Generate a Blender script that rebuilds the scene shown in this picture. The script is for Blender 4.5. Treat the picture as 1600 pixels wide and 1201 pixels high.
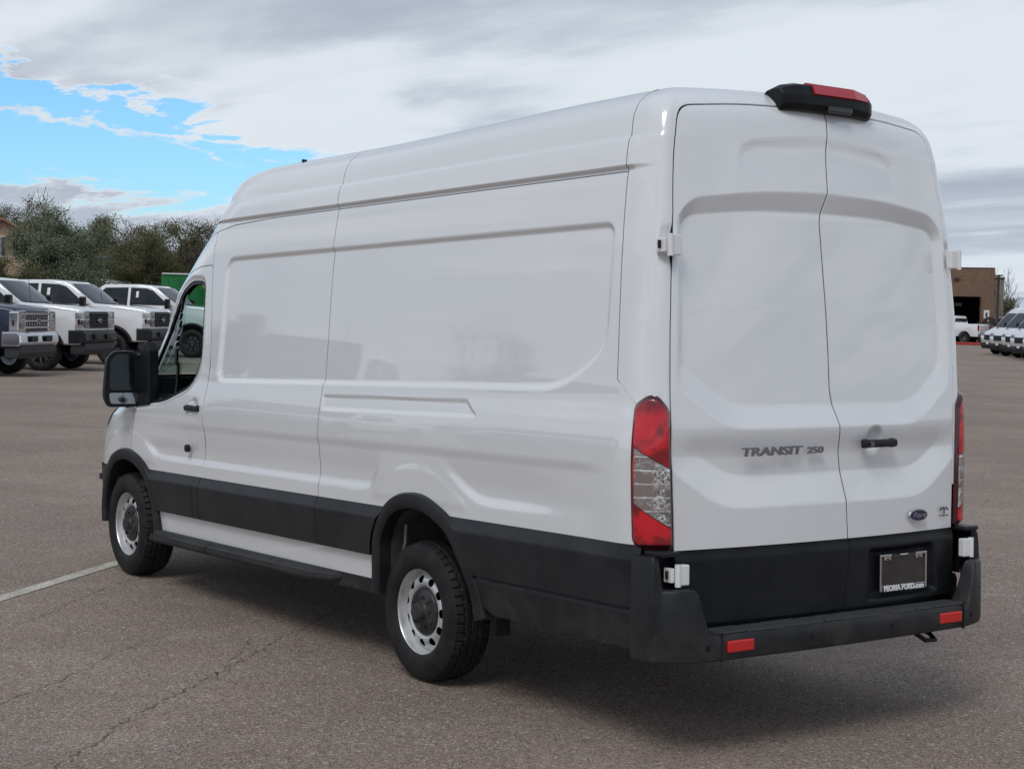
import bpy, bmesh, math, random
import numpy as np
from mathutils import Vector, Matrix
random.seed(7); rng = np.random.default_rng(7)
sc = bpy.context.scene
for o in list(bpy.data.objects): bpy.data.objects.remove(o)

# ------------------------------------------------------------------ camera
cam_d = bpy.data.cameras.new('camera'); cam = bpy.data.objects.new('camera', cam_d); sc.collection.objects.link(cam)
CR = Vector((-0.57789, -0.81582, 0.02196)); CU = Vector((0.04917, -0.00795, 0.99876)); CF = Vector((0.81463, -0.57825, -0.04471))
cam.matrix_world = Matrix(((CR.x, CU.x, -CF.x, -6.9767), (CR.y, CU.y, -CF.y, 5.3868), (CR.z, CU.z, -CF.z, 1.8662), (0, 0, 0, 1)))
cam_d.sensor_width = 36; cam_d.lens = 36 * 2597.1 / 1600
cam_d.clip_start = .1; cam_d.clip_end = 4000
sc.camera = cam

# ------------------------------------------------------------------ light
SUN_AZ, SUN_EL = math.radians(125), math.radians(50)
sc.view_settings.view_transform = 'Standard'; sc.view_settings.look = 'None'
sc.view_settings.exposure = 0.15; sc.view_settings.gamma = 1
try: sc.view_settings.use_curve_mapping = False
except Exception: pass
world = bpy.data.worlds.new("World"); sc.world = world; world.use_nodes = True
wn = world.node_tree; wn.nodes.clear()

class NT:
    """small helper for wiring nodes"""
    def __init__(s, nt): s.nt = nt
    def n(s, t, **k):
        nd = s.nt.nodes.new(t)
        for a, b in k.items(): setattr(nd, a, b)
        return nd
    def put(s, sock, v):
        if v is None: return
        if isinstance(v, bpy.types.NodeSocket): s.nt.links.new(v, sock)
        else:
            if isinstance(v, (tuple, list)) and len(v) == 3 and sock.type == 'RGBA': v = (*v, 1)
            sock.default_value = v
    def math(s, op, a, b=None, c=None, clamp=False):
        nd = s.n('ShaderNodeMath', operation=op, use_clamp=clamp); s.put(nd.inputs[0], a); s.put(nd.inputs[1], b)
        if c is not None: s.put(nd.inputs[2], c)
        return nd.outputs[0]
    def ramp(s, v, a, b, lo=0., hi=1., smooth=True):
        nd = s.n('ShaderNodeMapRange'); nd.interpolation_type = 'SMOOTHSTEP' if smooth else 'LINEAR'
        for i, x in enumerate((v, a, b, lo, hi)): s.put(nd.inputs[i], x)
        return nd.outputs[0]
    def mix(s, f, a, b, mode='MIX'):
        nd = s.n('ShaderNodeMix', data_type='RGBA', blend_type=mode); s.put(nd.inputs[0], f); s.put(nd.inputs[6], a); s.put(nd.inputs[7], b); return nd.outputs[2]
    def noise(s, vec, scale, detail=4, rough=.5, dist=0., w=None):
        nd = s.n('ShaderNodeTexNoise'); s.put(nd.inputs['Vector'], vec); nd.inputs['Scale'].default_value = scale
        nd.inputs['Detail'].default_value = detail; nd.inputs['Roughness'].default_value = rough; nd.inputs['Distortion'].default_value = dist
        return nd.outputs[0]
    def vor(s, vec, scale, feature='F1', out='Distance'):
        nd = s.n('ShaderNodeTexVoronoi', feature=feature); s.put(nd.inputs['Vector'], vec); nd.inputs['Scale'].default_value = scale
        return nd.outputs[out]
    def comb(s, x, y, z):
        nd = s.n('ShaderNodeCombineXYZ'); s.put(nd.inputs[0], x); s.put(nd.inputs[1], y); s.put(nd.inputs[2], z); return nd.outputs[0]
    def sep(s, v):
        nd = s.n('ShaderNodeSeparateXYZ'); s.put(nd.inputs[0], v); return nd.outputs

W_ = NT(wn)
tc = W_.n('ShaderNodeTexCoord').outputs['Generated']
dx, dy, dz = W_.sep(tc)
sky = W_.n('ShaderNodeTexSky', sky_type='NISHITA'); sky.sun_disc = False
sky.sun_elevation = SUN_EL; sky.sun_rotation = math.pi/2 - SUN_AZ; sky.air_density = 1.0; sky.dust_density = .6; sky.ozone_density = 2
skyc = W_.mix(1.0, sky.outputs[0], (.62, .96, 1.22), 'MULTIPLY')
# cloud deck: direction projected on a high plane
zz = W_.math('ADD', W_.math('MAXIMUM', dz, 0.0), 0.055)
px_ = W_.math('DIVIDE', dx, zz); py_ = W_.math('DIVIDE', dy, zz)
cv = W_.comb(px_, py_, 0.0)
mp = W_.n('ShaderNodeMapping'); W_.put(mp.inputs[0], cv); mp.inputs['Rotation'].default_value = (0, 0, math.radians(38)); mp.inputs['Scale'].default_value = (.52, 1.0, 1.0); mp.inputs['Location'].default_value = (3.1, 1.7, 0)
cvec = mp.outputs[0]
n1 = W_.noise(cvec, .40, 9, .56, .25)
n2 = W_.noise(cvec, 1.25, 8, .50, .35)
n3 = W_.noise(cvec, .22, 3, .5, .1)
n4 = W_.noise(cvec, 3.6, 5, .5, .4)
# openings in the deck: low band of blue towards azimuth -17 deg
az = W_.math('ARCTAN2', dy, dx)
el = W_.math('ARCSINE', dz)
mz = W_.n('ShaderNodeMapping'); W_.put(mz.inputs[0], tc); mz.inputs['Scale'].default_value = (1, 1, 3.2)
wob = W_.math('MULTIPLY', W_.math('SUBTRACT', W_.noise(mz.outputs[0], 11, 7, .62, .6), .5), math.radians(4.2))
wob2 = W_.math('MULTIPLY', W_.math('SUBTRACT', W_.noise(mz.outputs[0], 45, 6, .7, .5), .5), math.radians(.8))
elw = W_.math('ADD', W_.math('ADD', el, wob), wob2)
azw = W_.math('ADD', az, W_.math('MULTIPLY', W_.math('SUBTRACT', W_.noise(mz.outputs[0], 16, 6, .62, .5), .5), math.radians(16)))
def opening(az0, az1, ea, ta, eb, tb, h0, h1):
    """blue opening between two azimuths: centre elevation runs ea->eb, half height h0->h1 (degrees)"""
    az = azw; t = W_.ramp(az, math.radians(ta), math.radians(tb), 0., 1., smooth=False)
    e = W_.math('MULTIPLY_ADD', t, math.radians(eb-ea), math.radians(ea)); hh = W_.math('MULTIPLY_ADD', t, math.radians(h1-h0), math.radians(h0))
    v = W_.math('SUBTRACT', 1.0, W_.math('DIVIDE', W_.math('ABSOLUTE', W_.math('SUBTRACT', elw, e)), hh))
    ends = W_.math('MULTIPLY', W_.ramp(az, math.radians(az0), math.radians(az0+4)), W_.ramp(az, math.radians(az1-6), math.radians(az1), 1., 0.))
    return W_.math('MULTIPLY', W_.ramp(v, -.75, .55), ends)
g1 = opening(-26.5, 2, 6.2, -22, 7.1, -17, .50, .75)
g2 = opening(-34.0, 4, 4.15, -27, 4.75, -17, .95, .95)
gap = W_.math('MAXIMUM', g1, g2)
cov = W_.math('ADD', W_.math('ADD', W_.math('MULTIPLY', n1, .8), W_.math('MULTIPLY', n2, .45)), .19)
cov = W_.math('SUBTRACT', cov, W_.math('MULTIPLY', gap, .62))
mask = W_.ramp(cov, .34, .66)
shade = W_.math('ADD', W_.math('ADD', W_.math('MULTIPLY', n3, .9), W_.math('MULTIPLY', n2, .55)), W_.math('MULTIPLY', n4, .18))
cloudc = W_.mix(W_.ramp(shade, .73, .95), (.325, .375, .465), (.665, .715, .77))
edge = W_.ramp(cov, .50, .80, 1.0, 0.0)
cloudc = W_.mix(W_.math('MULTIPLY', edge, .8), cloudc, (.73, .77, .81))
hz = W_.ramp(dz, 0.0, .13, .5, 0.0)
cloudc = W_.mix(hz, cloudc, (.60, .655, .72))
bg1 = W_.n('ShaderNodeBackground'); W_.put(bg1.inputs[0], skyc); bg1.inputs[1].default_value = .112
bg2 = W_.n('ShaderNodeBackground'); W_.put(bg2.inputs[0], cloudc); bg2.inputs[1].default_value = 1.0
ms = W_.n('ShaderNodeMixShader'); W_.put(ms.inputs[0], mask); wn.links.new(bg1.outputs[0], ms.inputs[1]); wn.links.new(bg2.outputs[0], ms.inputs[2])
wo = W_.n('ShaderNodeOutputWorld'); wn.links.new(ms.outputs[0], wo.inputs[0])
world.cycles.sampling_method = 'MANUAL'; world.cycles.sample_map_resolution = 1024

sun_d = bpy.data.lights.new('sun', 'SUN'); sun_d.energy = 1.2; sun_d.angle = math.radians(24); sun_d.color = (1, .975, .93)
sun = bpy.data.objects.new('sun', sun_d); sc.collection.objects.link(sun)
sun.rotation_euler = Vector((math.cos(SUN_EL)*math.cos(SUN_AZ), math.cos(SUN_EL)*math.sin(SUN_AZ), math.sin(SUN_EL))).to_track_quat('Z', 'Y').to_euler()

# ------------------------------------------------------------------ materials
MATS = {}
def mat(name, col, rough=.5, metal=0., coat=0., spec=.5, trans=0., ior=1.45, alpha=1., build=None, coat_rough=.03):
    m = bpy.data.materials.new(name); m.use_nodes = True; t = NT(m.node_tree); b = m.node_tree.nodes['Principled BSDF']
    b.inputs['Base Color'].default_value = (*col, 1); b.inputs['Roughness'].default_value = rough; b.inputs['Metallic'].default_value = metal
    b.inputs['Coat Weight'].default_value = coat; b.inputs['Coat IOR'].default_value = 1.5; b.inputs['Coat Roughness'].default_value = coat_rough; b.inputs['Specular IOR Level'].default_value = spec
    b.inputs['Transmission Weight'].default_value = trans; b.inputs['IOR'].default_value = ior; b.inputs['Alpha'].default_value = alpha
    if build: build(t, b)
    MATS[name] = m; return m
def bumped(t, b, h, strength, dist=.01):
    n = t.n('ShaderNodeBump'); n.inputs['Strength'].default_value = strength; n.inputs['Distance'].default_value = dist
    t.put(n.inputs['Height'], h); t.put(b.inputs['Normal'], n.outputs[0])
def obj_co(t): return t.n('ShaderNodeTexCoord').outputs['Object']
def mottled(c1, c2, scale=8, detail=5, bump=0, bscale=200, bdist=.002, dust=None):
    def f(t, b):
        co = obj_co(t); n = t.noise(co, scale, detail, .6)
        t.put(b.inputs['Base Color'], t.mix(t.ramp(n, .35, .65), c1, c2))
        if dust:
            z = t.sep(co)[2]; f_ = t.math('MULTIPLY', t.ramp(z, .30, .72, 1., .12), t.ramp(t.noise(co, 4, 8, .68, .6), .42, .72, 0., .75)); c0 = b.inputs['Base Color'].links[0].from_socket; t.put(b.inputs['Base Color'], t.mix(f_, c0, dust)); t.put(b.inputs['Roughness'], t.math('MULTIPLY_ADD', f_, .35, .42))
        if bump: bumped(t, b, t.noise(co, bscale, 3, .6), bump, bdist)
    return f
def paint_nodes(t, b):
    co = obj_co(t); n = t.noise(co, 1.3, 4, .6); n2 = t.noise(co, 5, 6, .65)
    t.put(b.inputs['Base Color'], t.mix(t.ramp(n, .3, .7), (.79, .80, .81), (.765, .775, .785)))
    z = t.sep(co)[2]
    low = t.math('MULTIPLY', t.ramp(z, .35, 1.0, 1., 0.), t.ramp(n2, .4, .7))
    t.put(b.inputs['Roughness'], t.math('MULTIPLY_ADD', low, .04, .24)); b.inputs['Coat IOR'].default_value = 1.95
    t.put(b.inputs['Coat Roughness'], t.math('MULTIPLY_ADD', low, .03, .02))
mat('white_paint', (.8, .8, .79), .3, coat=1.0, build=paint_nodes)
mat('white_hinge', (.78, .78, .77), .35, coat=.4)
mat('navy_paint', (.010, .013, .040), .4, coat=.35)
mat('red_paint', (.07, .006, .009), .3, coat=1.0)
mat('grey_paint', (.12, .13, .14), .3, coat=1.0)
mat('black_plastic', (.024, .025, .028), .44, spec=.32, build=mottled((.0125, .0135, .016), (.021, .022, .025), 3, 7, .45, 320, .0015, dust=(.060, .054, .048)))
mat('black_trim', (.014, .015, .017), .40, spec=.25, build=mottled((.007, .008, .0095), (.013, .014, .016), 5, 6, .15, 300, .001))
mat('gloss_black', (.010, .010, .012), .12, coat=.5)
mat('rubber', (.012, .012, .013), .8)
mat('tyre_rubber', (.020, .020, .021), .62, spec=.35, build=mottled((.009, .009, .010), (.022, .0205, .019), 9, 7, .2, 150, .001))
mat('steel_silver', (.62, .63, .64), .36, .6, build=mottled((.60, .61, .62), (.70, .70, .70), 12, 5))
mat('hub_black', (.014, .015, .018), .4, build=mottled((.010, .011, .014), (.045, .044, .044), 14, 5))
mat('chrome', (.75, .76, .78), .12, 1.0)
mat('dark_chrome', (.25, .26, .28), .16, 1.0)
mat('underbody', (.012, .012, .012), .8)
mat('liner_grey', (.075, .08, .082), .7, build=mottled((.055, .06, .062), (.10, .102, .10), 7, 5))
mat('interior_dark', (.018, .019, .021), .75)
mat('seat_cloth', (.03, .031, .034), .9)
def sheet_glass(t, b):
    tr = t.n('ShaderNodeBsdfTransparent'); t.put(tr.inputs[0], (.62, .78, .74)); gl = t.n('ShaderNodeBsdfGlossy'); gl.inputs['Roughness'].default_value = .01
    lw = t.n('ShaderNodeLayerWeight'); lw.inputs[0].default_value = .5; mx = t.n('ShaderNodeMixShader'); t.put(mx.inputs[0], t.math('MULTIPLY_ADD', t.math('POWER', lw.outputs['Facing'], 4.), .75, .045, clamp=True)); t.nt.links.new(tr.outputs[0], mx.inputs[1]); t.nt.links.new(gl.outputs[0], mx.inputs[2])
    t.nt.links.new(mx.outputs[0], t.nt.nodes['Material Output'].inputs[0])
mat('glass_tint', (.75, .9, .87), .0, build=sheet_glass)
mat('letter_chrome', (.30, .31, .33), .2, 1.0)
mat('grey_plastic', (.03, .033, .036), .55)
mat('glass_dark', (.012, .017, .019), .03, spec=.5, build=mottled((.010, .014, .016), (.028, .036, .038), .9, 3))
mat('mirror_glass', (.035, .042, .045), .05, .8)
mat('mirror_spot', (.28, .30, .31), .05, 1.0)
def lens_red(t, b):
    co = obj_co(t); x, y, z = t.sep(co)
    g = t.math('MULTIPLY', t.math('SINE', t.math('MULTIPLY', z, 620.)), t.math('SINE', t.math('MULTIPLY', t.math('ADD', y, x), 620.)))
    n = t.noise(co, 9, 3, .5); v = t.vor(co, 13)
    c = t.mix(t.ramp(n, .46, .62), (.62, .004, .016), (.22, .002, .007))
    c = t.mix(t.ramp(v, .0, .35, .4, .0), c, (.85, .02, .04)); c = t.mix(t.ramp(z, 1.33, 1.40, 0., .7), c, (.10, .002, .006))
    t.put(b.inputs['Base Color'], c); bumped(t, b, g, .25, .0015)
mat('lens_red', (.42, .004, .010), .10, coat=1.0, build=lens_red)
mat('lens_border', (.045, .003, .006), .10, coat=1.0)
mat('red_reflector', (.60, .012, .012), .25, coat=.8)
mat('high_lamp_red', (.42, .012, .02), .25, coat=.8)
def lens_clear(t, b):
    co = obj_co(t); x, y, z = t.sep(co)
    v = t.vor(co, 120, out='Color'); s = t.math('MULTIPLY', t.sep(v)[0], t.ramp(t.noise(co, 14, 2, .5), .35, .62, .35, 1.2))
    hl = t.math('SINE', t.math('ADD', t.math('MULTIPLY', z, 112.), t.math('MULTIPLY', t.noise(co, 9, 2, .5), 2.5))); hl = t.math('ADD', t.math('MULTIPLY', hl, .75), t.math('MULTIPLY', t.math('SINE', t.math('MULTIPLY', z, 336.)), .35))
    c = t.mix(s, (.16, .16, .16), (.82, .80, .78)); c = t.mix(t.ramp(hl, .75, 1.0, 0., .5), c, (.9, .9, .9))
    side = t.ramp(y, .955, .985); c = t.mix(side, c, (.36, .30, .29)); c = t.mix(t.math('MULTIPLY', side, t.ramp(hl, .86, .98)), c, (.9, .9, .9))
    t.put(b.inputs['Base Color'], c); bumped(t, b, s, .7, .006)
mat('lens_clear', (.7, .7, .7), .10, .55, coat=1.0, build=lens_clear)
def hl_nodes(t, b):
    co = obj_co(t); v = t.vor(co, 7, out='Color'); s_ = t.sep(v)[0]; z = t.sep(co)[2]; w = t.ramp(t.math('SINE', t.math('MULTIPLY', z, 27.)), .75, .95)
    t.put(b.inputs['Base Color'], t.mix(w, t.mix(s_, (.10, .11, .12), (.75, .77, .78)), (.85, .85, .85)))
mat('headlight', (.55, .57, .58), .15, .45, coat=1.0, build=hl_nodes)
mat('step_rubber', (.06, .062, .066), .5)
mat('white_sticker', (.8, .8, .8), .6)
mat('badge_blue', (.008, .018, .075), .15, coat=1.0)
mat('decal_black', (.02, .02, .02), .5)
mat('plate_dark', (.035, .032, .028), .3, coat=.6, build=mottled((.022, .020, .018), (.038, .034, .030), 9, 4))
mat('plate_letter', (.75, .75, .75), .4)

# ------------------------------------------------------------------ object helpers
def link(o): sc.collection.objects.link(o); return o
def meta(o, label=None, cat=None, group=None, kind=None):
    for k, v in (('label', label), ('category', cat), ('group', group), ('kind', kind)):
        if v: o[k] = v
    return o
def empty(name, loc=(0, 0, 0), rz=0, **k):
    o = bpy.data.objects.new(name, None); link(o); o.location = loc; o.rotation_euler = (0, 0, rz); o.empty_display_size = .2; return meta(o, **k)
def mesh_obj(name, me, m=None, parent=None, **k):
    o = bpy.data.objects.new(name, me); link(o)
    if m: me.materials.clear(); me.materials.append(MATS[m] if isinstance(m, str) else m)
    if parent: o.parent = parent
    return meta(o, **k)
def pydata(name, v, f, m=None, parent=None, smooth=False, **k):
    me = bpy.data.meshes.new(name); me.from_pydata([tuple(map(float, p)) for p in v], [], [tuple(int(i) for i in q) for q in f]); me.update()
    if smooth: me.shade_smooth()
    return mesh_obj(name, me, m, parent, **k)
def bm_obj(name, bm, m, parent=None, smooth=False, **k):
    me = bpy.data.meshes.new(name); bmesh.ops.recalc_face_normals(bm, faces=bm.faces); bm.to_mesh(me); bm.free()
    if smooth: me.shade_smooth()
    return mesh_obj(name, me, m, parent, **k)
def box_bm(size, loc=(0, 0, 0), bev=0., rot=None, bm=None, seg=2):
    b = bmesh.new(); bmesh.ops.create_cube(b, size=1)
    for v in b.verts: v.co = Vector((v.co.x*size[0], v.co.y*size[1], v.co.z*size[2]))
    if bev: bmesh.ops.bevel(b, geom=b.edges[:], offset=bev, segments=seg, affect='EDGES', profile=.5)
    M = Matrix.Translation(loc)
    if rot: M = M @ Matrix.Rotation(rot[1], 4, rot[0])
    b.transform(M)
    if bm is None: return b
    me = bpy.data.meshes.new('tmp'); b.to_mesh(me); b.free(); bm.from_mesh(me); bpy.data.meshes.remove(me); return bm
def box(name, size, loc, m, parent=None, bev=0., rot=None, **k):
    return bm_obj(name, box_bm(size, loc, bev, rot), m, parent, **k)
def tube(pts, r, n=8, bm=None, cap=True):
    """tube along pts; r float or list"""
    bm = bm or bmesh.new(); rings = []; pts = [Vector(p) for p in pts]
    for i, p in enumerate(pts):
        d = (pts[min(i+1, len(pts)-1)] - pts[max(i-1, 0)]).normalized(); a = d.orthogonal().normalized() if i == 0 else (a - d*a.dot(d)).normalized(); b = d.cross(a)
        rr = r[i] if isinstance(r, (list, tuple)) else r
        rings.append([bm.verts.new(p + (a*math.cos(2*math.pi*k/n) + b*math.sin(2*math.pi*k/n))*rr) for k in range(n)])
    for A, B in zip(rings, rings[1:]):
        for k in range(n): bm.faces.new((A[k], A[(k+1) % n], B[(k+1) % n], B[k]))
    if cap: bm.faces.new(rings[0][::-1]); bm.faces.new(rings[-1])
    return bm
def prism(poly, y0, y1, bev=0., axis='y', seg=2):
    """2D polygon (x,z) extruded along y; bevel rims"""
    bm = bmesh.new()
    def P(a, b, c): return (a, c, b) if axis == 'y' else ((c, a, b) if axis == 'x' else (a, b, c))
    A = [bm.verts.new(P(a, b, y0)) for a, b in poly]; B = [bm.verts.new(P(a, b, y1)) for a, b in poly]; n = len(poly)
    bm.faces.new(A); bm.faces.new(B[::-1])
    for i in range(n): bm.faces.new((A[i], B[i], B[(i+1) % n], A[(i+1) % n]))
    bmesh.ops.recalc_face_normals(bm, faces=bm.faces)
    if bev:
        rim = [e for e in bm.edges if (e.verts[0] in A) == (e.verts[1] in A)]
        bmesh.ops.bevel(bm, geom=rim, offset=bev, segments=seg, affect='EDGES', profile=.5, clamp_overlap=True)
    return bm
def fillet(poly, r, n=5):
    out = []; N = len(poly)
    rs = r if isinstance(r, (list, tuple)) else [r]*N
    for i in range(N):
        p0, p, p1 = (np.array(poly[j % N], float) for j in (i-1, i, i+1)); a = p0-p; b = p1-p; la = np.linalg.norm(a); lb = np.linalg.norm(b)
        q = min(rs[i], .48*la, .48*lb); A = p + a/la*q; B = p + b/lb*q
        for k in range(n+1):
            t = k/n; out.append(tuple((1-t)**2*A + 2*t*(1-t)*p + t*t*B))
    return out
def sdf(poly, X, Z):
    """signed distance to polygon, positive inside"""
    poly = np.asarray(poly, float); shp = X.shape; x = X.ravel(); z = Z.ravel(); d = np.full(x.shape, 1e9); ins = np.zeros(x.shape, bool)
    for (ax, az), (bx, bz) in zip(poly, np.roll(poly, -1, 0)):
        ex, ez = bx-ax, bz-az; L = ex*ex+ez*ez+1e-12; t = np.clip(((x-ax)*ex + (z-az)*ez)/L, 0, 1)
        d = np.minimum(d, (x-ax-t*ex)**2 + (z-az-t*ez)**2)
        c = (az > z) != (bz > z)
        with np.errstate(all='ignore'): ins ^= c & (x < ex*(z-az)/(bz-az+1e-15) + ax)
    d = np.sqrt(d); return np.where(ins, d, -d).reshape(shp)
def sm(t): t = np.clip(t, 0, 1); return t*t*(3-2*t)
def between(outer, inner, X, Z):
    so = np.maximum(sdf(outer, X, Z), 0); si = np.maximum(-sdf(inner, X, Z), 0); return so/(so+si+1e-9)

def normals_of(P):
    du = np.gradient(P, axis=0); dv = np.gradient(P, axis=1); n = np.cross(du, dv); n /= np.linalg.norm(n, axis=2, keepdims=True)+1e-12; return n
def clip_patch(P, N, masks, off=0., flange=0.02):
    """keep the part of grid surface P where every mask > 0; returns verts, normals, faces with rim turned inwards"""
    if isinstance(off, np.ndarray):
        P = P + N*off[..., None]; N2 = normals_of(P); N = N2*np.sign((N2*N).sum(-1, keepdims=True)+1e-9)
    else: P = P + N*off
    nu, nv = P.shape[:2]; M = np.stack([np.broadcast_to(m, (nu, nv)) for m in masks], 0) if masks else np.ones((1, nu, nv))
    ins = (M > 0).all(0)
    c = lambda a: (a[:-1, :-1], a[1:, :-1], a[1:, 1:], a[:-1, 1:])
    full = np.logical_and.reduce(c(ins))
    dead = np.zeros((nu-1, nv-1), bool)
    for m in M: dead |= np.logical_and.reduce([q <= 0 for q in c(m)])
    idx = np.arange(nu*nv).reshape(nu, nv); q = np.stack(c(idx), -1)
    faces = [tuple(f) for f in q[full]]
    ev = []; en = []; key = {}
    Pf = P.reshape(-1, 3); Nf = N.reshape(-1, 3); Mf = M.reshape(len(M), -1)
    for cell in q[(~full) & (~dead)]:
        poly = [(int(i), Pf[i], Nf[i], Mf[:, i]) for i in cell]
        for k in range(len(M)):
            out = []
            for a, b in zip(poly, poly[1:]+poly[:1]):
                ma, mb = a[3][k], b[3][k]
                if ma > 0: out.append(a)
                if (ma > 0) != (mb > 0):
                    t = ma/(ma-mb); out.append((-1, a[1]+(b[1]-a[1])*t, a[2]+(b[2]-a[2])*t, a[3]+(b[3]-a[3])*t))
            poly = out
            if len(poly) < 3: break
        if len(poly) < 3: continue
        f = []
        for i, p, n, m in poly:
            if i < 0:
                kk = tuple(np.round(p*2e4).astype(int)); i = key.get(kk)
                if i is None: i = nu*nv+len(ev); key[kk] = i; ev.append(p); en.append(n)
            if not f or f[-1] != i: f.append(i)
        if f[0] == f[-1]: f = f[:-1]
        if len(set(f)) == len(f) and len(f) > 2: faces.append(tuple(f))
    V = np.vstack([Pf]+([np.array(ev)] if ev else [])); NN = np.vstack([Nf]+([np.array(en)] if en else []))
    if not faces: return np.zeros((0, 3)), np.zeros((0, 3)), []
    if flange:
        ed = np.array([(f[i], f[(i+1) % len(f)]) for f in faces for i in range(len(f))]); es = np.sort(ed, 1)
        u, ix, ct = np.unique(es[:, 0].astype(np.int64)*10**8+es[:, 1], return_index=True, return_counts=True)
        be = ed[ix[ct == 1]]; base = len(V); fv = []; fn = []
        for j, (a, b) in enumerate(be):
            A, B = V[a], V[b]; t = B-A; n = NN[a]; o = np.cross(t, n); L = np.linalg.norm(o)
            if L < 1e-9: continue
            o = o/L; k = base+len(fv); na, nb = NN[a], NN[b]
            fv += [A, B, B-nb*flange, A-na*flange]; fn += [o*.8+na*.6, o*.8+nb*.6, o, o]; faces.append((k+1, k, k+3, k+2))
        V = np.vstack([V, np.array(fv)]); NN = np.vstack([NN, np.array(fn)])
    used = np.unique(np.concatenate([np.array(f) for f in faces])); remap = np.full(len(V), -1); remap[used] = np.arange(len(used))
    return V[used], NN[used], [tuple(int(remap[i]) for i in f) for f in faces]
def surf_obj(name, patches, m, parent=None, **k):
    V = []; N = []; F = []; b = 0
    for v, n, f in patches:
        V.append(v); N.append(n); F += [tuple(i+b for i in q) for q in f]; b += len(v)
    V = np.vstack(V); N = np.vstack(N); N = N/(np.linalg.norm(N, axis=1, keepdims=True)+1e-12)
    me = bpy.data.meshes.new(name); me.from_pydata(V.tolist(), [], F); me.shade_smooth()
    me.normals_split_custom_set_from_vertices(N.tolist())
    return mesh_obj(name, me, m, parent, **k)
def flip(patch):
    v, n, f = patch; v = v*[1, -1, 1]; n = n*[1, -1, 1]; return v, n, [tuple(q[::-1]) for q in f]
def lathe(prof, n=48, axis_y=True, ang=None):
    """profile (r, y) revolved round the y axis"""
    bm = bmesh.new(); R = []
    for r, y in prof: R.append([bm.verts.new((r*math.cos(2*math.pi*k/n), y, r*math.sin(2*math.pi*k/n))) for k in range(n)])
    for A, B in zip(R, R[1:]):
        for k in range(n): bm.faces.new((A[k], A[(k+1) % n], B[(k+1) % n], B[k]))
    return bm, R
def copy_tree(o, parent=None):
    c = o.copy(); link(c); c.parent = parent
    for ch in list(o.children):
        copy_tree(ch, c)
    return c
def text_mesh(body, size, depth, shear=0., xs=1., bold=0., align='CENTER'):
    cu = bpy.data.curves.new('lettering', 'FONT'); cu.body = body; cu.size = size; cu.extrude = depth; cu.shear = shear; cu.align_x = align; cu.align_y = 'CENTER'; cu.offset = bold; cu.resolution_u = 3
    o = bpy.data.objects.new('tmp', cu); link(o); dg = bpy.context.evaluated_depsgraph_get(); me = bpy.data.meshes.new_from_object(o.evaluated_get(dg))
    bpy.data.objects.remove(o); bpy.data.curves.remove(cu)
    me.transform(Matrix.Diagonal((xs, 1, 1, 1))); me.materials.clear(); return me

# ------------------------------------------------------------------ ground
def asphalt(t, b):
    co = obj_co(t)
    v1 = t.vor(co, 150, out='Color'); s1 = t.sep(v1)[0]; d1 = t.vor(co, 110); s2 = t.sep(t.vor(co, 60, out='Color'))[0]
    big = t.noise(co, .35, 5, .6); mid = t.noise(co, 2.2, 6, .62); fine = t.noise(co, 160, 3, .7)
    x, y, z = t.sep(co)
    wv = t.comb(t.math('MULTIPLY', t.math('ADD', t.math('MULTIPLY', x, .57), t.math('MULTIPLY', y, .82)), .35), t.math('SUBTRACT', t.math('MULTIPLY', x, .82), t.math('MULTIPLY', y, .57)), 0.0)
    streak = t.noise(wv, 1.5, 6, .6)
    base = t.mix(t.ramp(big, .36, .66), (.285, .214, .172), (.405, .312, .252))
    base = t.mix(t.ramp(mid, .38, .66, 0, .55), base, (.300, .245, .212))
    base = t.mix(t.ramp(streak, .52, .70, 0, .4), base, (.48, .40, .34))
    base = t.mix(t.ramp(s1, .0, .6, .8, 0.), base, (.095, .078, .066))
    base = t.mix(t.ramp(s1, .80, 1.0, 0., .7), base, (.62, .54, .48))
    base = t.mix(t.ramp(s2, .93, 1.0, 0., .5), base, (.62, .56, .52)); base = t.mix(t.ramp(s2, .0, .06, .5, 0.), base, (.06, .05, .05))
    base = t.mix(t.ramp(fine, .60, .75, 0, .4), base, (.08, .07, .065))
    t.put(b.inputs['Base Color'], base)
    base = t.mix(t.ramp(t.noise(co, 34, 4, .7), .50, .68, 0, .45), base, (.15, .125, .105))
    base = t.mix(t.ramp(t.noise(co, .9, 5, .65, .4), .62, .72, 0, .35), base, (.13, .11, .10)); base = t.mix(t.ramp(t.noise(co, 1.7, 2, .5), .70, .76, 0, .3), base, (.08, .07, .065))
    h = t.math('ADD', t.math('MULTIPLY', d1, -1.3), t.math('MULTIPLY', fine, .8)); bumped(t, b, h, .75, .008)
mat('asphalt', (.18, .14, .12), .88, spec=.3, build=asphalt)
pydata('ground', [(-700, -900, 0), (900, -900, 0), (900, 700, 0), (-700, 700, 0)], [(0, 1, 2, 3)], 'asphalt', kind='structure')
def stripe_nodes(t, b):
    co = obj_co(t); n = t.noise(co, 60, 5, .7); n2 = t.noise(co, 4, 4, .6)
    t.put(b.inputs['Base Color'], t.mix(t.ramp(t.math('ADD', n, t.math('MULTIPLY', n2, .4)), .58, .80), (.62, .61, .52), (.36, .31, .27)))
mat('faded_line', (.42, .4, .34), .85, build=stripe_nodes)
a0 = Vector((1.2, 4.35)); a1 = Vector((5.6, -.70)); dd = (a1-a0).normalized(); pp = Vector((-dd.y, dd.x))*.055
pydata('parking_line', [(*(a0+pp), .004), (*(a0-pp), .004), (*(a1-pp), .004), (*(a1+pp), .004)], [(0, 1, 2, 3)], 'faded_line', kind='structure')
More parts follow.
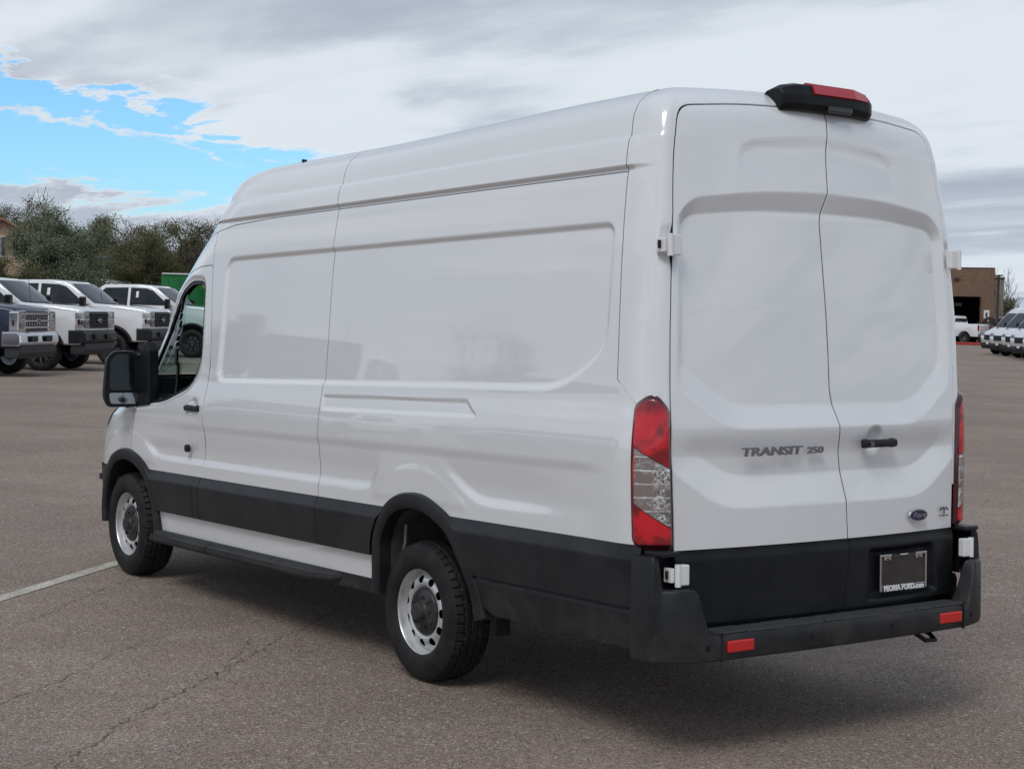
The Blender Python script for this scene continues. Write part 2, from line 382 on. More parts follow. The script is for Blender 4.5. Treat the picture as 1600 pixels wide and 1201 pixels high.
def crack_nodes(t, b):
    co = obj_co(t); n = t.noise(co, 30, 4, .7); t.put(b.inputs['Base Color'], t.mix(t.ramp(n, .35, .6), (.06, .05, .045), (.20, .165, .145)))
mat('crack', (.05, .04, .04), .95, build=crack_nodes)
def crack(pts, w=.010, k=0):
    P = []; r = random.Random(k)
    for (ax, ay), (bx, by) in zip(pts, pts[1:]):
        n = max(2, int(math.hypot(bx-ax, by-ay)/.032))
        for i in range(n):
            t = i/n; P.append((ax+(bx-ax)*t+r.gauss(0, .014), ay+(by-ay)*t+r.gauss(0, .014)))
    V = []; F = []
    for i in range(len(P)-1):
        d = Vector((P[i+1][0]-P[i][0], P[i+1][1]-P[i][1])).normalized(); q = Vector((-d.y, d.x))*w*r.choice([0.15, .25, .4, .7, 1, .6]) * .5
        V += [(P[i][0]+q.x, P[i][1]+q.y, .004), (P[i][0]-q.x, P[i][1]-q.y, .004)]
    for i in range(len(V)//2-1): F.append((2*i, 2*i+1, 2*i+3, 2*i+2))
    pydata('pavement_crack', V, F, 'crack', kind='structure')

# ------------------------------------------------------------------ hero van
RAKE = 0.027908; DZB = 0.044435
van = empty('cargo_van', (0, 0, DZB), label='long white high-roof cargo van with black lower cladding parked in the foreground', cat='van')
van.rotation_euler = (0, RAKE, 0)

zc = [(.36, .975), (.42, .985), (.60, 1.0), (.80, 1.010), (1.0, 1.018), (1.15, 1.020), (1.24, 1.016), (1.33, 1.005), (1.40, .992), (1.6, .978), (1.8, .966), (2.0, .952), (2.2, .932), (2.34, .914), (2.5, .880), (2.58, .858), (2.64, .822), (2.68, .765), (2.705, .68), (2.722, .55), (2.733, .35), (2.735, 0)]
zc = np.array(zc); seg = np.r_[0, np.cumsum(np.hypot(*np.diff(zc, axis=0).T))]
def smooth_curve(arc, vals, S, sig=.02):
    fine = np.arange(0, arc[-1]+.002, .002); v = np.interp(fine, arc, vals); k = np.exp(-.5*(np.arange(-40, 41)*.002/sig)**2); k /= k.sum()
    vp = np.r_[2*v[0]-v[40:0:-1], v, v[-1]+(v[-1]-v[-2:-42:-1])*(1 if vals is not None else 1)]
    return np.interp(S, fine, np.convolve(vp, k, 'valid'))
s_wall = np.interp(2.62, zc[:, 0], seg); S = np.r_[np.arange(0, s_wall, .008), np.arange(s_wall, seg[-1]-.35, .012), np.linspace(seg[-1]-.34, seg[-1], 14)]
SZ = smooth_curve(seg, zc[:, 0], S); SZ = np.maximum.accumulate(SZ); SY = np.maximum(smooth_curve(seg, zc[:, 1], S), 0); SY[-1] = 0
KI = np.clip(1 - SY/.880, 0, 1); KI[SZ < 2.5] = 0; WY = np.where(SZ < 2.5, SY, .880)
def tab(z, pts): p = np.array(pts); return np.interp(z, p[:, 0], p[:, 1])
def XR(z): return tab(z, [(.4, -1.875), (.8, -1.875), (1.3, -1.87), (1.8, -1.852), (2.2, -1.825), (2.5, -1.785)])
def YE(z): return tab(z, [(.4, .868), (.8, .870), (1.4, .888), (1.75, .880), (2.0, .862), (2.3, .836), (2.5, .808)])
def XF(z): return tab(z, [(.36, 4.38), (.45, 4.56), (.6, 4.74), (.85, 4.74), (1.05, 4.66), (1.15, 4.55), (1.23, 4.38), (1.30, 4.12), (1.40, 4.00), (1.72, 3.72), (1.97, 3.58), (2.17, 3.33), (2.30, 3.16), (2.40, 3.04), (2.5, 2.93)])
XS_R = -1.60
REC_U = fillet([(2.27, 2.168), (-1.505, 2.168), (-1.505, 1.62), (-1.20, 1.442), (2.30, 1.405), (2.275, 1.8)], [.10, .07, .12, .25, .09, .2])
R2A = fillet([(3.44, 1.3), (3.40, .98), (3.16, .868), (.52, .868), (.40, .88), (.30, 1.02), (.20, 1.3)], [.05, .16, .10, .03, .08, .1, .05])
R2B = fillet([(-.10, 1.3), (-.22, 1.06), (-.53, .872), (-1.80, .872), (-1.80, 1.3)], [.05, .14, .14, .1, .05])
TAPE = [(.935, 1.366), (-.46, 1.378), (-.565, 1.300), (.935, 1.287)]
WIN = fillet([(2.575, 2.035), (2.565, 1.52), (2.70, 1.365), (3.10, 1.262), (3.50, 1.235), (3.60, 1.30), (3.30, 1.65), (2.97, 1.985), (2.80, 2.045)], [.07, .1, .12, .1, .04, .04, .2, .12, .06])
ARCH_R = [(.41, .36), (.395, .55), (.365, .68), (.26, .82), (.13, .885), (.01, .905), (-.11, .90), (-.23, .862), (-.37, .79), (-.48, .66), (-.57, .52), (-.625, .36)]
ARCH_F = [(4.11, .40), (4.115, .52), (4.09, .66), (4.02, .78), (3.92, .865), (3.80, .915), (3.66, .935), (3.52, .915), (3.39, .865), (3.27, .77), (3.19, .62), (3.15, .50), (3.13, .36)]
def densify(pts, n=6):
    p = np.array(pts); t = np.arange(len(p)); tt = np.linspace(0, len(p)-1, (len(p)-1)*n+1); out = []
    for x in tt:
        i = min(int(x), len(p)-2); f = x-i; p0 = p[max(i-1, 0)]; p1 = p[i]; p2 = p[i+1]; p3 = p[min(i+2, len(p)-1)]
        out.append(.5*((2*p1)+(-p0+p2)*f+(2*p0-5*p1+4*p2-p3)*f*f+(-p0+3*p1-3*p2+p3)*f**3))
    return np.array(out)
ARO, AFO = densify(ARCH_R), densify(ARCH_F)
def inset_curve(c, d, center):
    t = np.gradient(c, axis=0); n = np.stack([t[:, 1], -t[:, 0]], 1); n /= np.linalg.norm(n, axis=1, keepdims=True)
    s = np.sign(((np.array(center)-c)*n).sum(1, keepdims=True)); s[s == 0] = 1; return c + n*np.sign(s.sum())*d
ARI, AFI = inset_curve(ARO, .078, (-.08, .4)), inset_curve(AFO, .075, (3.74, .4))
ARM, AFM = inset_curve(ARO, .04, (-.08, .4)), inset_curve(AFO, .04, (3.74, .4))
def close_down(c): return list(map(tuple, c)) + [(c[-1][0], .2), (c[0][0], .2)]
ARC_BOTH = [close_down(ARO[::4]), close_down(AFO[::4])]
def side_d(x, z):
    d = .014*sm(sdf(REC_U, x, z)/.024)
    low = sm((1.12-z)/.16)
    d += .010*sm((1.15-z)/.06)*(1-sm((x-2.6)/.9))*sm((x+1.60)/.25)*(1-sm((.95-z)/.2)*.6)
    d += .013*sm(sdf(R2A, x, z)/.07)*low*(1-.75*sm((x-2.5)/.5)*sm((z-.95)/.1)) + .014*sm(sdf(R2B, x, z)/.07)*low*sm((x+1.58)/.75)
    if x.max() < 1 and x.min() > -1.2 or x.max() > 3: d = d - .005*(1-sm((-sdf(ARC_BOTH[0 if x.max() < 1 else 1], x, z)-.105)/.05))*sm((z-.83)/.06)
    d += .008*sm(sdf(TAPE, x, z)/.009)
    sw = -sdf(WIN, x, z); d += .014*(1-sm((sw-.004)/.03))*(sw > -.2)
    d -= .017*sm((z-2.386)/.014)*(1-sm((z-2.45)/.12))*sm((x+1.615)/.03)*sm((2.75-x)/.3)
    rh = np.hypot((x-2.60), (z-1.255)); d += .016*(1-sm((rh-.028)/.025))
    d += .010*sm((x-1.2)/2.2)**2*1.5*(z < 3)
    return d
REAR_O = fillet([(.822, 2.185), (.74, 2.262), (.38, 2.300), (0, 2.312), (-.38, 2.300), (-.74, 2.262), (-.822, 2.185), (-.845, 1.47), (-.60, 1.292), (.60, 1.292), (.845, 1.47)], [.06, .06, .1, .1, .1, .06, .06, .06, .12, .12, .06])
REAR_I = fillet([(.785, 2.155), (.735, 2.192), (.38, 2.222), (0, 2.228), (-.38, 2.222), (-.735, 2.192), (-.785, 2.155), (-.805, 1.56), (-.575, 1.385), (.575, 1.385), (.805, 1.56)], [.05, .04, .1, .1, .1, .04, .05, .06, .12, .12, .06])
LOW_O = fillet([(.93, 1.3), (.88, 1.125), (.63, .955), (-.63, .955), (-.88, 1.125), (-.93, 1.3)], [.05, .05, .12, .12, .05, .05])
LOW_I = fillet([(.80, 1.35), (.76, 1.20), (.58, 1.085), (-.58, 1.085), (-.76, 1.20), (-.80, 1.35)], [.05, .05, .12, .12, .05, .05])
UPS = fillet([(.50, 2.47), (.40, 2.508), (0, 2.530), (-.40, 2.508), (-.50, 2.47), (-.50, 2.2), (.50, 2.2)], .05)
def rear_d(y, z):
    t = between(REAR_O, REAR_I, y, z); d = .034*np.clip(t, 0, 1)**1.0
    t2 = between(LOW_O, LOW_I, y, z); d += .024*t2*sm((1.29-z)/.13)*(z > .8)
    su = sdf(UPS, y, z); d += .010*sm(su/.05)*sm((z-2.29)/.18)
    rh = np.hypot((y+.286)*1.0, (z-1.225)); d += .020*(1-sm((rh-.035)/.03))
    return d
def crown(P):
    P[..., 2] += .030*sm((P[..., 2]-2.42)/.18)*sm((1.0-P[..., 0])/2.2)
    g = sm((P[..., 2]-2.2)/.4); P[..., 2] += .038*(1-(P[..., 1]/.95)**2)*g; return P
def side_grid(us, fr=1):
    """us: x stations from XS_R to 2.05, then the nose section; left half"""
    Sz = SZ[::fr]; Sw = WY[::fr]; K = KI[::fr]
    nose = np.linspace(0, 1, int(90/fr)+1)[1:]
    cols = []
    for x in us:
        z = Sz; X = np.full_like(z, x); d = side_d(X, z)*(K < .001); y = (Sw-d)
        xc = x if -.5 < x < .6 else (-.5-( -.5-x)*(.5/1.1) if x <= -.5 else .6+(x-.6)*(.7/1.45))
        cols.append(np.stack([X+(xc-X)*K, y*(1-K), z], 1))
    xs = np.maximum(XF(Sz)-.85, 2.05)
    for q in nose:
        z = Sz; xf = XF(z)
        if q < .45: x = 2.05 + (xs-2.05)*(q/.45)
        else:
            th = (q-.45)/.55*math.pi/2; x = xs + (xf-xs)*math.sin(th)**.83
        fq = np.clip((x-xs)/(xf-xs), 0, 1); y = Sw*(1-fq**2.4)**(1/2.4)
        y = np.where((fq <= 0), Sw, y); w = (fq < .75); d = side_d(x, z)*w*(K < .001); y = y-d*np.clip((.75-fq)/.2, 0, 1)
        if q >= .9999: y = y*0
        xc = 1.3
        cols.append(np.stack([x+(xc-x)*K, y*(1-K), z], 1))
    return crown(np.stack(cols, 0))
def rear_grid(fr=1):
    Sz = SZ[::fr]; Sw = WY[::fr]; K = KI[::fr]; ye = YE(Sz); xe = XR(Sz)+.062; cols = []
    cr = np.linspace(0, 1, 23); ry = np.linspace(0, 1, 88)[1:]
    sd = side_d(np.full_like(Sz, XS_R), Sz)*(K < .001); half = []
    for c in cr:
        th = c*math.pi/2; n = 2/2.3
        pk = .014*np.exp(-((Sz-2.055)/.075)**4)*sm((c-.62)/.16); x = XS_R - (XS_R-xe)*math.sin(th)**n + pk; yb = Sw-sd*(1-c); y = ye + (yb-ye)*(max(math.cos(th), 0)**n)
        half.append((x, y))
    for r in ry:
        y = ye*(1-r); x = XR(Sz)+.062*np.abs(y/ye)**2.2; half.append((x, y))
    full = half + [(x, -y) for x, y in half[-2::-1]]
    for x, y in full:
        w = sm((ye+.005-np.abs(y))/.01)*(K < .2); d = rear_d(y, Sz)*w; x = x+d
        cols.append(np.stack([x+(-1.0-x)*K, y*(1-K), Sz], 1))
    return crown(np.stack(cols, 0))
us = np.r_[np.arange(XS_R, 2.05, .010), 2.05]
GS = side_grid(us); NS = -normals_of(GS)
if NS[20, 60, 1] < 0: NS = -NS
GR = rear_grid(); NR = normals_of(GR)
if NR[len(GR)//2, 60, 0] > 0: NR = -NR
def orient(P, N):   # face winding must agree with normals
    return P, N
SX, SYY, SZZ = GS[..., 0], GS[..., 1], GS[..., 2]; Zs = np.broadcast_to(SZ, SX.shape)   # Zs = height before crown
RX, RY, RZ = GR[..., 0], GR[..., 1], GR[..., 2]
def wind(patch):
    v, n, f = patch
    if not f: return patch
    q = f[0]; a, b, c = v[q[0]], v[q[1]], v[q[2]]
    if np.dot(np.cross(b-a, c-a), n[q[0]]) < 0: f = [tuple(x[::-1]) for x in f]
    return v, n, f
def sp(masks, off=0., flange=.02, fr=1):
    if fr > 1:
        return wind(clip_patch(GS[::fr, ::fr], NS[::fr, ::fr], [np.broadcast_to(m, SX.shape)[::fr, ::fr] for m in masks], off[::fr, ::fr] if isinstance(off, np.ndarray) else off, flange))
    return wind(clip_patch(GS, NS, masks, off, flange))
def rp(masks, off=0., flange=.02): return wind(clip_patch(GR, NR, masks, off, flange))

G = .0025
gut = tab(SX, [(-2, 2.376), (1.7, 2.376), (2.2, 2.362), (2.55, 2.325), (2.9, 2.24), (4, 1.6)])
xA = tab(SZZ, [(.36, .93), (.62, .955), (.83, .98), (1.11, .965), (1.42, .955), (2.17, .945), (2.38, .93), (2.6, .955), (3, .97)])
xB = tab(SZZ, [(.36, -1.9), (1.33, -1.76), (1.40, -1.70), (1.50, -1.582), (2.02, -1.565), (2.39, -1.55), (2.56, -1.53), (2.9, -1.48)])
DOOR = fillet([(2.465, 2.13), (2.66, 2.125), (2.92, 2.085), (3.10, 1.995), (3.44, 1.635), (3.74, 1.33), (3.66, 1.24), (3.54, 1.20), (3.575, 1.02), (3.60, .94), (3.38, .80), (3.22, .55), (2.49, .55), (2.49, .84), (2.43, 1.04), (2.45, 1.23), (2.405, 1.5), (2.42, 1.75)], [.03, .05, .1, .1, .2, .05, .03, .05, .05, .05, .1, .02, .02, .1, .1, .1, .1, .1])
sD = sdf(DOOR, SX, SZZ); sW = sdf(WIN, SX, SZZ)
xP = tab(SZZ, [(.36, 2.49), (.84, 2.49), (1.04, 2.43), (1.23, 2.45), (1.5, 2.405), (1.75, 2.42), (2.13, 2.465), (3, 2.465)])
sAR = -sdf(close_down(ARM), SX, SZZ); sAF = -sdf(close_down(AFM), SX, SZZ)
WS_SC = np.minimum.reduce([SZZ-1.43, 2.22-SZZ, .80*np.interp(SZZ, [1.3, 2.3], [1.0, .94])-np.abs(SYY), (SX-2.75)*1.0])
FRONTB = np.where(SX > 3.9, .80, -1.0) # black front bumper below this height
belowg = gut-SZZ-G; aboveg = SZZ-gut-G
low_keep = SZZ-.552
PARTS = []
def body(name, masks, m='white_paint', both=True, label=None, rear=None, **k):
    ps = [sp(masks, **k)]
    if rear: ps.append(rp(rear, **k))
    o = surf_obj(name, ps, m, van); 
    if label: o['label'] = label
    if both: surf_obj(name, [flip(sp(masks, fr=3, **k))], m, van)
    return o
for sgn in (0,):
    body('side_panel', [SX-xA-G, xP-SX-G, belowg, low_keep])
    body('side_panel', [SX-xB-G, xA-SX-G, belowg, low_keep, sAR, SX-(XS_R-.02)])
    body('front_door', [sD-G, -sW])
    body('front_body', [SX-xP-G, -sD-G, belowg, -WS_SC-G, sAF, SZZ-np.where(SX > 3.9, .80, .552)])
    body('windscreen', [WS_SC-.004], m='glass_tint', flange=0)
    body('roof_panel', [SX-xA-G, aboveg, -WS_SC-G])
    body('roof_panel', [SX-xB-G, xA-SX-G, aboveg])
# rocker strip (white, below the cladding)
body('rocker_panel', [SX-.33, 3.24-SX, .549-SZZ, SZZ-.425, sAR, sAF], off=.004)
# rear doors
DOORR = fillet([(.868, .40), (.868, .80), (.886, 1.4), (.878, 1.75), (.860, 2.0), (.834, 2.3), (.806, 2.5), (.765, 2.656), (.45, 2.684), (0, 2.697), (-.45, 2.684), (-.765, 2.656), (-.806, 2.5), (-.834, 2.3), (-.860, 2.0), (-.878, 1.75), (-.886, 1.4), (-.868, .80), (-.868, .40)], [.01, .1, .1, .1, .1, .1, .1, .07, .1, .1, .1, .07, .1, .1, .1, .1, .1, .1, .01])
sRD = sdf(DOORR, RY, RZ) * 1.0
back = (np.abs(RX) > 1.55)
sRD = np.where(RX < -1.55, sRD, -1)
cen = tab(RZ, [(.4, -.055), (.48, -.062), (.62, -.085), (.78, -.103), (.96, -.092), (1.12, -.070), (1.33, -.046), (1.45, -.022), (1.6, -.018), (2.19, .012), (2.32, -.020), (2.66, -.055), (3, -.06)])
xBr = tab(RZ, [(.36, -1.9), (1.33, -1.76), (1.40, -1.70), (1.50, -1.582), (2.02, -1.565), (2.39, -1.55), (2.56, -1.53), (2.9, -1.48)])
left_door = surf_obj('rear_door', [rp([sRD-.006, RY-cen-.0055, RZ-.790])], 'white_paint', van, label='wider left rear door with chrome lettering')
right_door = surf_obj('rear_door', [rp([sRD-.006, cen-RY-.0055, RZ-.790])], 'white_paint', van, label='right rear door with black pull handle')
sP = surf_obj('rear_frame', [sp([xB-SX-G, SZZ-.77]), flip(sp([xB-SX-G, SZZ-.77], fr=2)), rp([-sRD-.002, RZ-.80, -(np.abs(RY)-0)+2, np.where(RX < XS_R+.6, xBr-RX-G, 1)])], 'white_paint', van)
# side panel sliver behind XS_R at lamp height (quarter panel continues to the lamp)
qm = [RX-xBr-G, 1.60-RZ, RZ-.80, np.abs(RY)-.9]
qp = rp(qm+[RY]); surf_obj('quarter_panel', [qp], 'white_paint', van); surf_obj('quarter_panel', [flip(qp)], 'white_paint', van)
surf_obj('door_seal', [rp([.009-np.abs(RY-cen), sRD, RZ-.44], off=-.006, flange=0)], 'rubber', van)
surf_obj('door_seal', [rp([sRD+.004, .010-sRD, RZ-.79], off=-.006, flange=0)], 'rubber', van)
# black lower halves of the rear doors
cl_off = .006+.006*sm((.775-RZ)/.03)
PLREC = fillet([(-.225, .735), (-.700, .735), (-.735, .50), (-.22, .50)], .03)
def plate_recess(y, z): return .030*sm(sdf(PLREC, y, z)/.02)
offb = cl_off - plate_recess(RY, RZ)
lcl = surf_obj('door_cladding', [rp([sRD-.004, RY-cen-.003, .785-RZ, RZ-.482], off=offb)], 'black_trim', van)
rcl = surf_obj('door_cladding', [rp([sRD-.004, cen-RY-.003, .785-RZ, RZ-.482], off=offb)], 'black_trim', van)
# dark liner behind all gaps
lm = [-sW-.01, -WS_SC-.01, -sdf(close_down(AFO), SX, SZZ)-.0, -sdf(close_down(ARO), SX, SZZ), SZZ-.45]
surf_obj('inner_lining', [sp(lm, off=-.03, flange=0, fr=2), flip(sp(lm, off=-.03, flange=0, fr=3)), rp([RZ-.45], off=-.045, flange=0)], 'interior_dark', van)

# side cladding (black), proud of the body, bevelled top
def clad_off(z, top=.812): return .002+.030*np.clip((top-z)/.058, 0, 1)
co_ = clad_off(SZZ)
A_out, F_out = -sdf(close_down(ARO), SX, SZZ), -sdf(close_down(AFO), SX, SZZ)
for ms in ([.812-SZZ, SZZ-.556, SX-xA-G, 2.485-SX], [.812-SZZ, SZZ-.556, xA-SX-G, SX-.2, A_out], [.812-SZZ, SZZ-.556, 2.575-SX, SX-2.492], [.812-SZZ, SZZ-.556, 3.5-SX, SX-2.58, F_out]):
    body('side_cladding', ms, 'black_plastic', off=co_, flange=.02)
cr_ = clad_off(SZZ, .815); crr = clad_off(RZ, .815)
xq = -1.745
rm1 = [.815-SZZ, SZZ-.560, -.3-SX, A_out]; rm2 = [.815-RZ, RZ-.560, RX-xq, np.abs(RY)-.9]
rm2 += [RY]; surf_obj('side_cladding', [sp(rm1, off=cr_), rp(rm2, off=crr)], 'black_plastic', van); surf_obj('side_cladding', [flip(rp(rm2, off=crr)), flip(sp(rm1, off=cr_, fr=3))], 'black_plastic', van)
lowoff = .010+.010*sm((.553-SZZ)/.02); lowoffr = .010+.010*sm((.553-RZ)/.02)
bot = tab(SX, [(-1.8, .385), (-.70, .385), (-.60, .42), (-.5, .46)])
lk1 = [.556-SZZ, SZZ-bot, -.4-SX, A_out]; lk2 = [.556-RZ, RZ-.385, RX-xq, RY]
surf_obj('lower_skirt', [sp(lk1, off=lowoff), rp(lk2, off=lowoffr)], 'black_plastic', van); surf_obj('lower_skirt', [flip(rp(lk2, off=lowoffr)), flip(sp(lk1, off=lowoff, fr=3))], 'black_plastic', van)
# front bumper
surf_obj('front_bumper', [sp([.795-SZZ, SZZ-.42, SX-3.9, F_out], off=.012), flip(sp([.795-SZZ, SZZ-.42, SX-3.9, F_out], off=.012, fr=2))], 'black_plastic', van)
for s in (1, -1):
    hm = [sdf([(.50, .98), (.84, .96), (.95, 1.12), (.9, 1.2), (.5, 1.06)], SYY, SZZ), SX-4.0]
    p = sp(hm, off=.006, fr=2); surf_obj('headlight', [p if s > 0 else flip(p)], 'headlight', van)
    gm = [np.minimum.reduce([SZZ-.72, 1.02-SZZ, .50-SYY]), SX-4.2]; p = sp(gm, off=.016, fr=2); surf_obj('grille', [p if s > 0 else flip(p)], 'black_plastic', van)

# wheel arch trims
def at_side(x, z):
    i = np.argmin(np.abs(GS[:, 60, 0]-x)); j = np.argmin(np.abs(SZ-z)); return GS[i, j]
def arch_trim(outer, inner, s):
    n = len(outer); V = []; F = []
    # cross profile: body edge -> proud outer -> rounded -> inner lip -> back
    prof = [(0., -.012), (.0, .012), (.10, .024), (.5, .030), (.85, .027), (1., .018), (1.02, -.05)]
    for a, b in zip(outer, inner):
        yb = max(at_side(a[0], a[1])[1], .985)
        for t, o in prof: V.append((a[0]+(b[0]-a[0])*t, s*(yb+o), a[1]+(b[1]-a[1])*t))
    m = len(prof)
    for i in range(n-1):
        for j in range(m-1): F.append((i*m+j, i*m+j+1, (i+1)*m+j+1, (i+1)*m+j))
    F.append(tuple(range(m))); F.append(tuple((n-1)*m+j for j in range(m)))
    bm = bmesh.new(); vs = [bm.verts.new(v) for v in V]
    for f in F: bm.faces.new([vs[i] for i in f])
    o = bm_obj('wheel_arch_trim', bm, 'black_plastic', van); me = o.data
    me.polygons.foreach_set('use_smooth', [True]*len(me.polygons)); me.set_sharp_from_angle(angle=math.radians(35))
for s in (1, -1):
    arch_trim(ARO, ARI, s); arch_trim(AFO, AFI, s)
# wheel housings
def housing(cx, cz, inner, s, grey):
    c = inset_curve(inner, -.02, (cx, cz)) if False else inner; V = []; F = []; n = len(c)
    ys = [.99, .80, .62]
    for y in ys:
        for a in c: V.append((a[0], s*y, a[1]))
    for k in range(len(ys)-1):
        for i in range(n-1): F.append((k*n+i, k*n+i+1, (k+1)*n+i+1, (k+1)*n+i))
    F.append(tuple(2*n+i for i in range(n)))
    return pydata('wheel_housing', V, F, 'liner_grey' if grey else 'interior_dark', van)
for s in (1, -1): housing(0, .4, ARI, s, True); housing(3.74, .4, AFI, s, False)
# the bent bracket seen inside the rear arch
bm = tube([(.235, .90, .72), (.235, .905, .62), (.255, .91, .56), (.225, .91, .52), (.235, .90, .44)], .011, 6); bm_obj('arch_bracket', bm, 'grey_paint', van)
# underside
bm = box_bm((2.66, 1.90, .03), (1.78, 0, .45)); box_bm((1.28, 1.86, .03), (-1.24, 0, .43), bm=bm); box_bm((6.2, 1.2, .03), (1.3, 0, .46), bm=bm); box_bm((6.0, .08, .12), (1.3, .45, .40), bm=bm); box_bm((6.0, .08, .12), (1.3, -.45, .40), bm=bm)
bm_obj('underbody', bm, 'underbody', van)
bm = tube([(0, -.85, .31), (0, .85, .31)], .045, 12); b2, _ = lathe([(.001, -.13), (.10, -.10), (.15, 0), (.10, .10), (.001, .13)], 16); me = bpy.data.meshes.new('t'); b2.transform(Matrix.Translation((0, 0, .31))); b2.to_mesh(me); bm.from_mesh(me)
bm_obj('rear_axle', bm, 'underbody', van)
bm_obj('exhaust_pipe', tube([(1.5, .3, .36), (-.6, .35, .36), (-.9, .55, .36), (-1.3, .55, .37)], .035, 10), 'liner_grey', van)
for s in (1, -1): box('mud_flap', (.03, .09, .16), (-.48, s*.80, .32), 'black_plastic', van, bev=.006)
# running board
sec = [(.90, .425), (1.000, .425), (1.028, .405), (1.048, .400), (1.052, .372), (1.035, .352), (.95, .335), (.90, .345)]
V = []; xs_ = [.72, .80, 1.0, 1.6, 2.3, 2.318, 2.322, 2.34, 3.05, 3.17]; m = len(sec)
for i, x in enumerate(xs_):
    k = {0: .35, 1: .8}.get(i, 1.); 
    if x in (2.318, 2.322): k = .93
    for y, z in sec: V.append((x, .90+(y-.90)*k, .425+(z-.425)*(k if i < 2 else 1)))
F = [(i*m+j, i*m+(j+1) % m, (i+1)*m+(j+1) % m, (i+1)*m+j) for i in range(len(xs_)-1) for j in range(m)] + [tuple(range(m))[::-1], tuple((len(xs_)-1)*m+j for j in range(m))]
pydata('running_board', V, F, 'black_plastic', van); pydata('running_board', [(a, -b, c) for a, b, c in V], [f[::-1] for f in F], 'black_plastic', van)
for s in (1, -1): box('sill_rail', (2.85, .10, .085), (1.755, s*.93, .385), 'black_plastic', van, bev=.012)

# rear bumper
half = densify([(-1.735, 1.030), (-1.80, 1.026), (-1.868, 1.002), (-1.925, .950), (-1.962, .87), (-1.982, .78), (-1.990, .70), (-2.004, .35), (-2.008, 0)], 8)
plan = np.vstack([half, (half[:-1]*[1, -1])[::-1]])
tn = np.gradient(plan, axis=0); nn = np.stack([-tn[:, 1], tn[:, 0]], 1); nn /= np.linalg.norm(nn, axis=1, keepdims=True)
if nn[len(plan)//2, 0] > 0: nn = -nn     # outward
def topz(y):
    y = abs(y); return .458 + (.645-.458)*sm((y-.80)/.075)**.8 + (.778-.645)*sm((y-.992)/.018)
V = []; rows = []
for (x, y), n in zip(plan, nn):
    tz = float(topz(y)); D = float(np.interp(abs(y), [.0, .78, .80, .88, 1.1], [.155, .130, .09, .045, .03]))
    pr = [(-.045, .36), (-.02, .345), (-.006, .352), (0, .372), (.0, .425+.4*(tz-.458)), (-.002, tz-.016), (-.008, tz-.004), (-.018, tz), (-D, tz+.001), (-D-.006, tz-.12)]
    rows.append([(x+n[0]*o, y+n[1]*o, z) for o, z in pr])
m = len(rows[0]); V = [p for r in rows for p in r]
F = [(i*m+j, i*m+j+1, (i+1)*m+j+1, (i+1)*m+j) for i in range(len(rows)-1) for j in range(m-1)]
bmp = pydata('rear_bumper', V, F, 'black_plastic', van, smooth=True); bmp.data.set_sharp_from_angle(angle=math.radians(38))
for s in (1, -1):
    bm = box_bm((.016, .003, .122), (-1.9845, s*.752, .404)); bm_obj('bumper_seam', bm, 'rubber', bmp)
    box('reflector', (.016, .150, .050), (-1.9915, s*.652, .404), 'red_reflector', bmp, bev=.007, rot=('Z', s*.025))
for y in (.815, .25, -.25, -.815):
    b_, _ = lathe([(.0001, 0), (.013, 0), (.0135, -.003), (.0001, -.003)], 20); b_.transform(Matrix.Rotation(math.pi/2, 4, 'Z') @ Matrix.Identity(4)); xx = -np.interp(abs(y), [0, .35, .7, .78, .87], [2.010, 2.006, 1.992, 1.985, 1.964])
    b_.transform(Matrix.Translation((xx-.001, y, .404))); bm_obj('parking_sensor', b_, 'black_trim', bmp)
# ribbed step pad
bm = bmesh.new()
for r in range(10):
    y = -.76; 
    while y < .76:
        L = random.uniform(.10, .34); y2 = min(y+L, .77); x = -1.878-.0115*r
        box_bm((.0055, y2-y-.012, .007), (x-.012*(1-abs((y+y2)/2)/.77)*.6, (y+y2)/2, .4618+random.uniform(-.0015, .001)), bm=bm); y = y2
bm_obj('step_ridge', bm, 'step_rubber', bmp, kind='stuff')
# tow hook loop
bm_obj('tow_loop', tube([(-1.86, -.50, .36), (-1.93, -.50, .33), (-1.955, -.53, .305), (-1.95, -.60, .30), (-1.90, -.62, .32), (-1.84, -.60, .345)], .011, 8), 'black_trim', van)

# hinges
def hinge(y, z, s, x0):
    o = bm_obj('door_hinge', box_bm((.035, .055, .085), (x0-.012, s*(y-.018), z), .005), 'white_hinge', van)
    bm_obj('hinge_knuckle', tube([(x0-.022, s*(y+.012), z-.046), (x0-.022, s*(y+.012), z+.046)], .013, 12), 'white_hinge', o)
    bm_obj('hinge_leaf', box_bm((.05, .018, .06), (x0+.012, s*(y+.030), z), .004), 'white_hinge', o)
    bm_obj('hinge_stop', box_bm((.012, .012, .034), (x0+.01, s*(y+.045), z+.002), .003), 'rubber', o)
for s in (1, -1):
    hinge(.885, 2.055, s, -1.792); hinge(.900, .700, s, -1.872)
# small body pocket behind upper hinge
for s in (1, -1): box('bumper_cap', (.12, .095, .020), (-1.820, s*.937, .786), 'black_plastic', van, bev=.006)

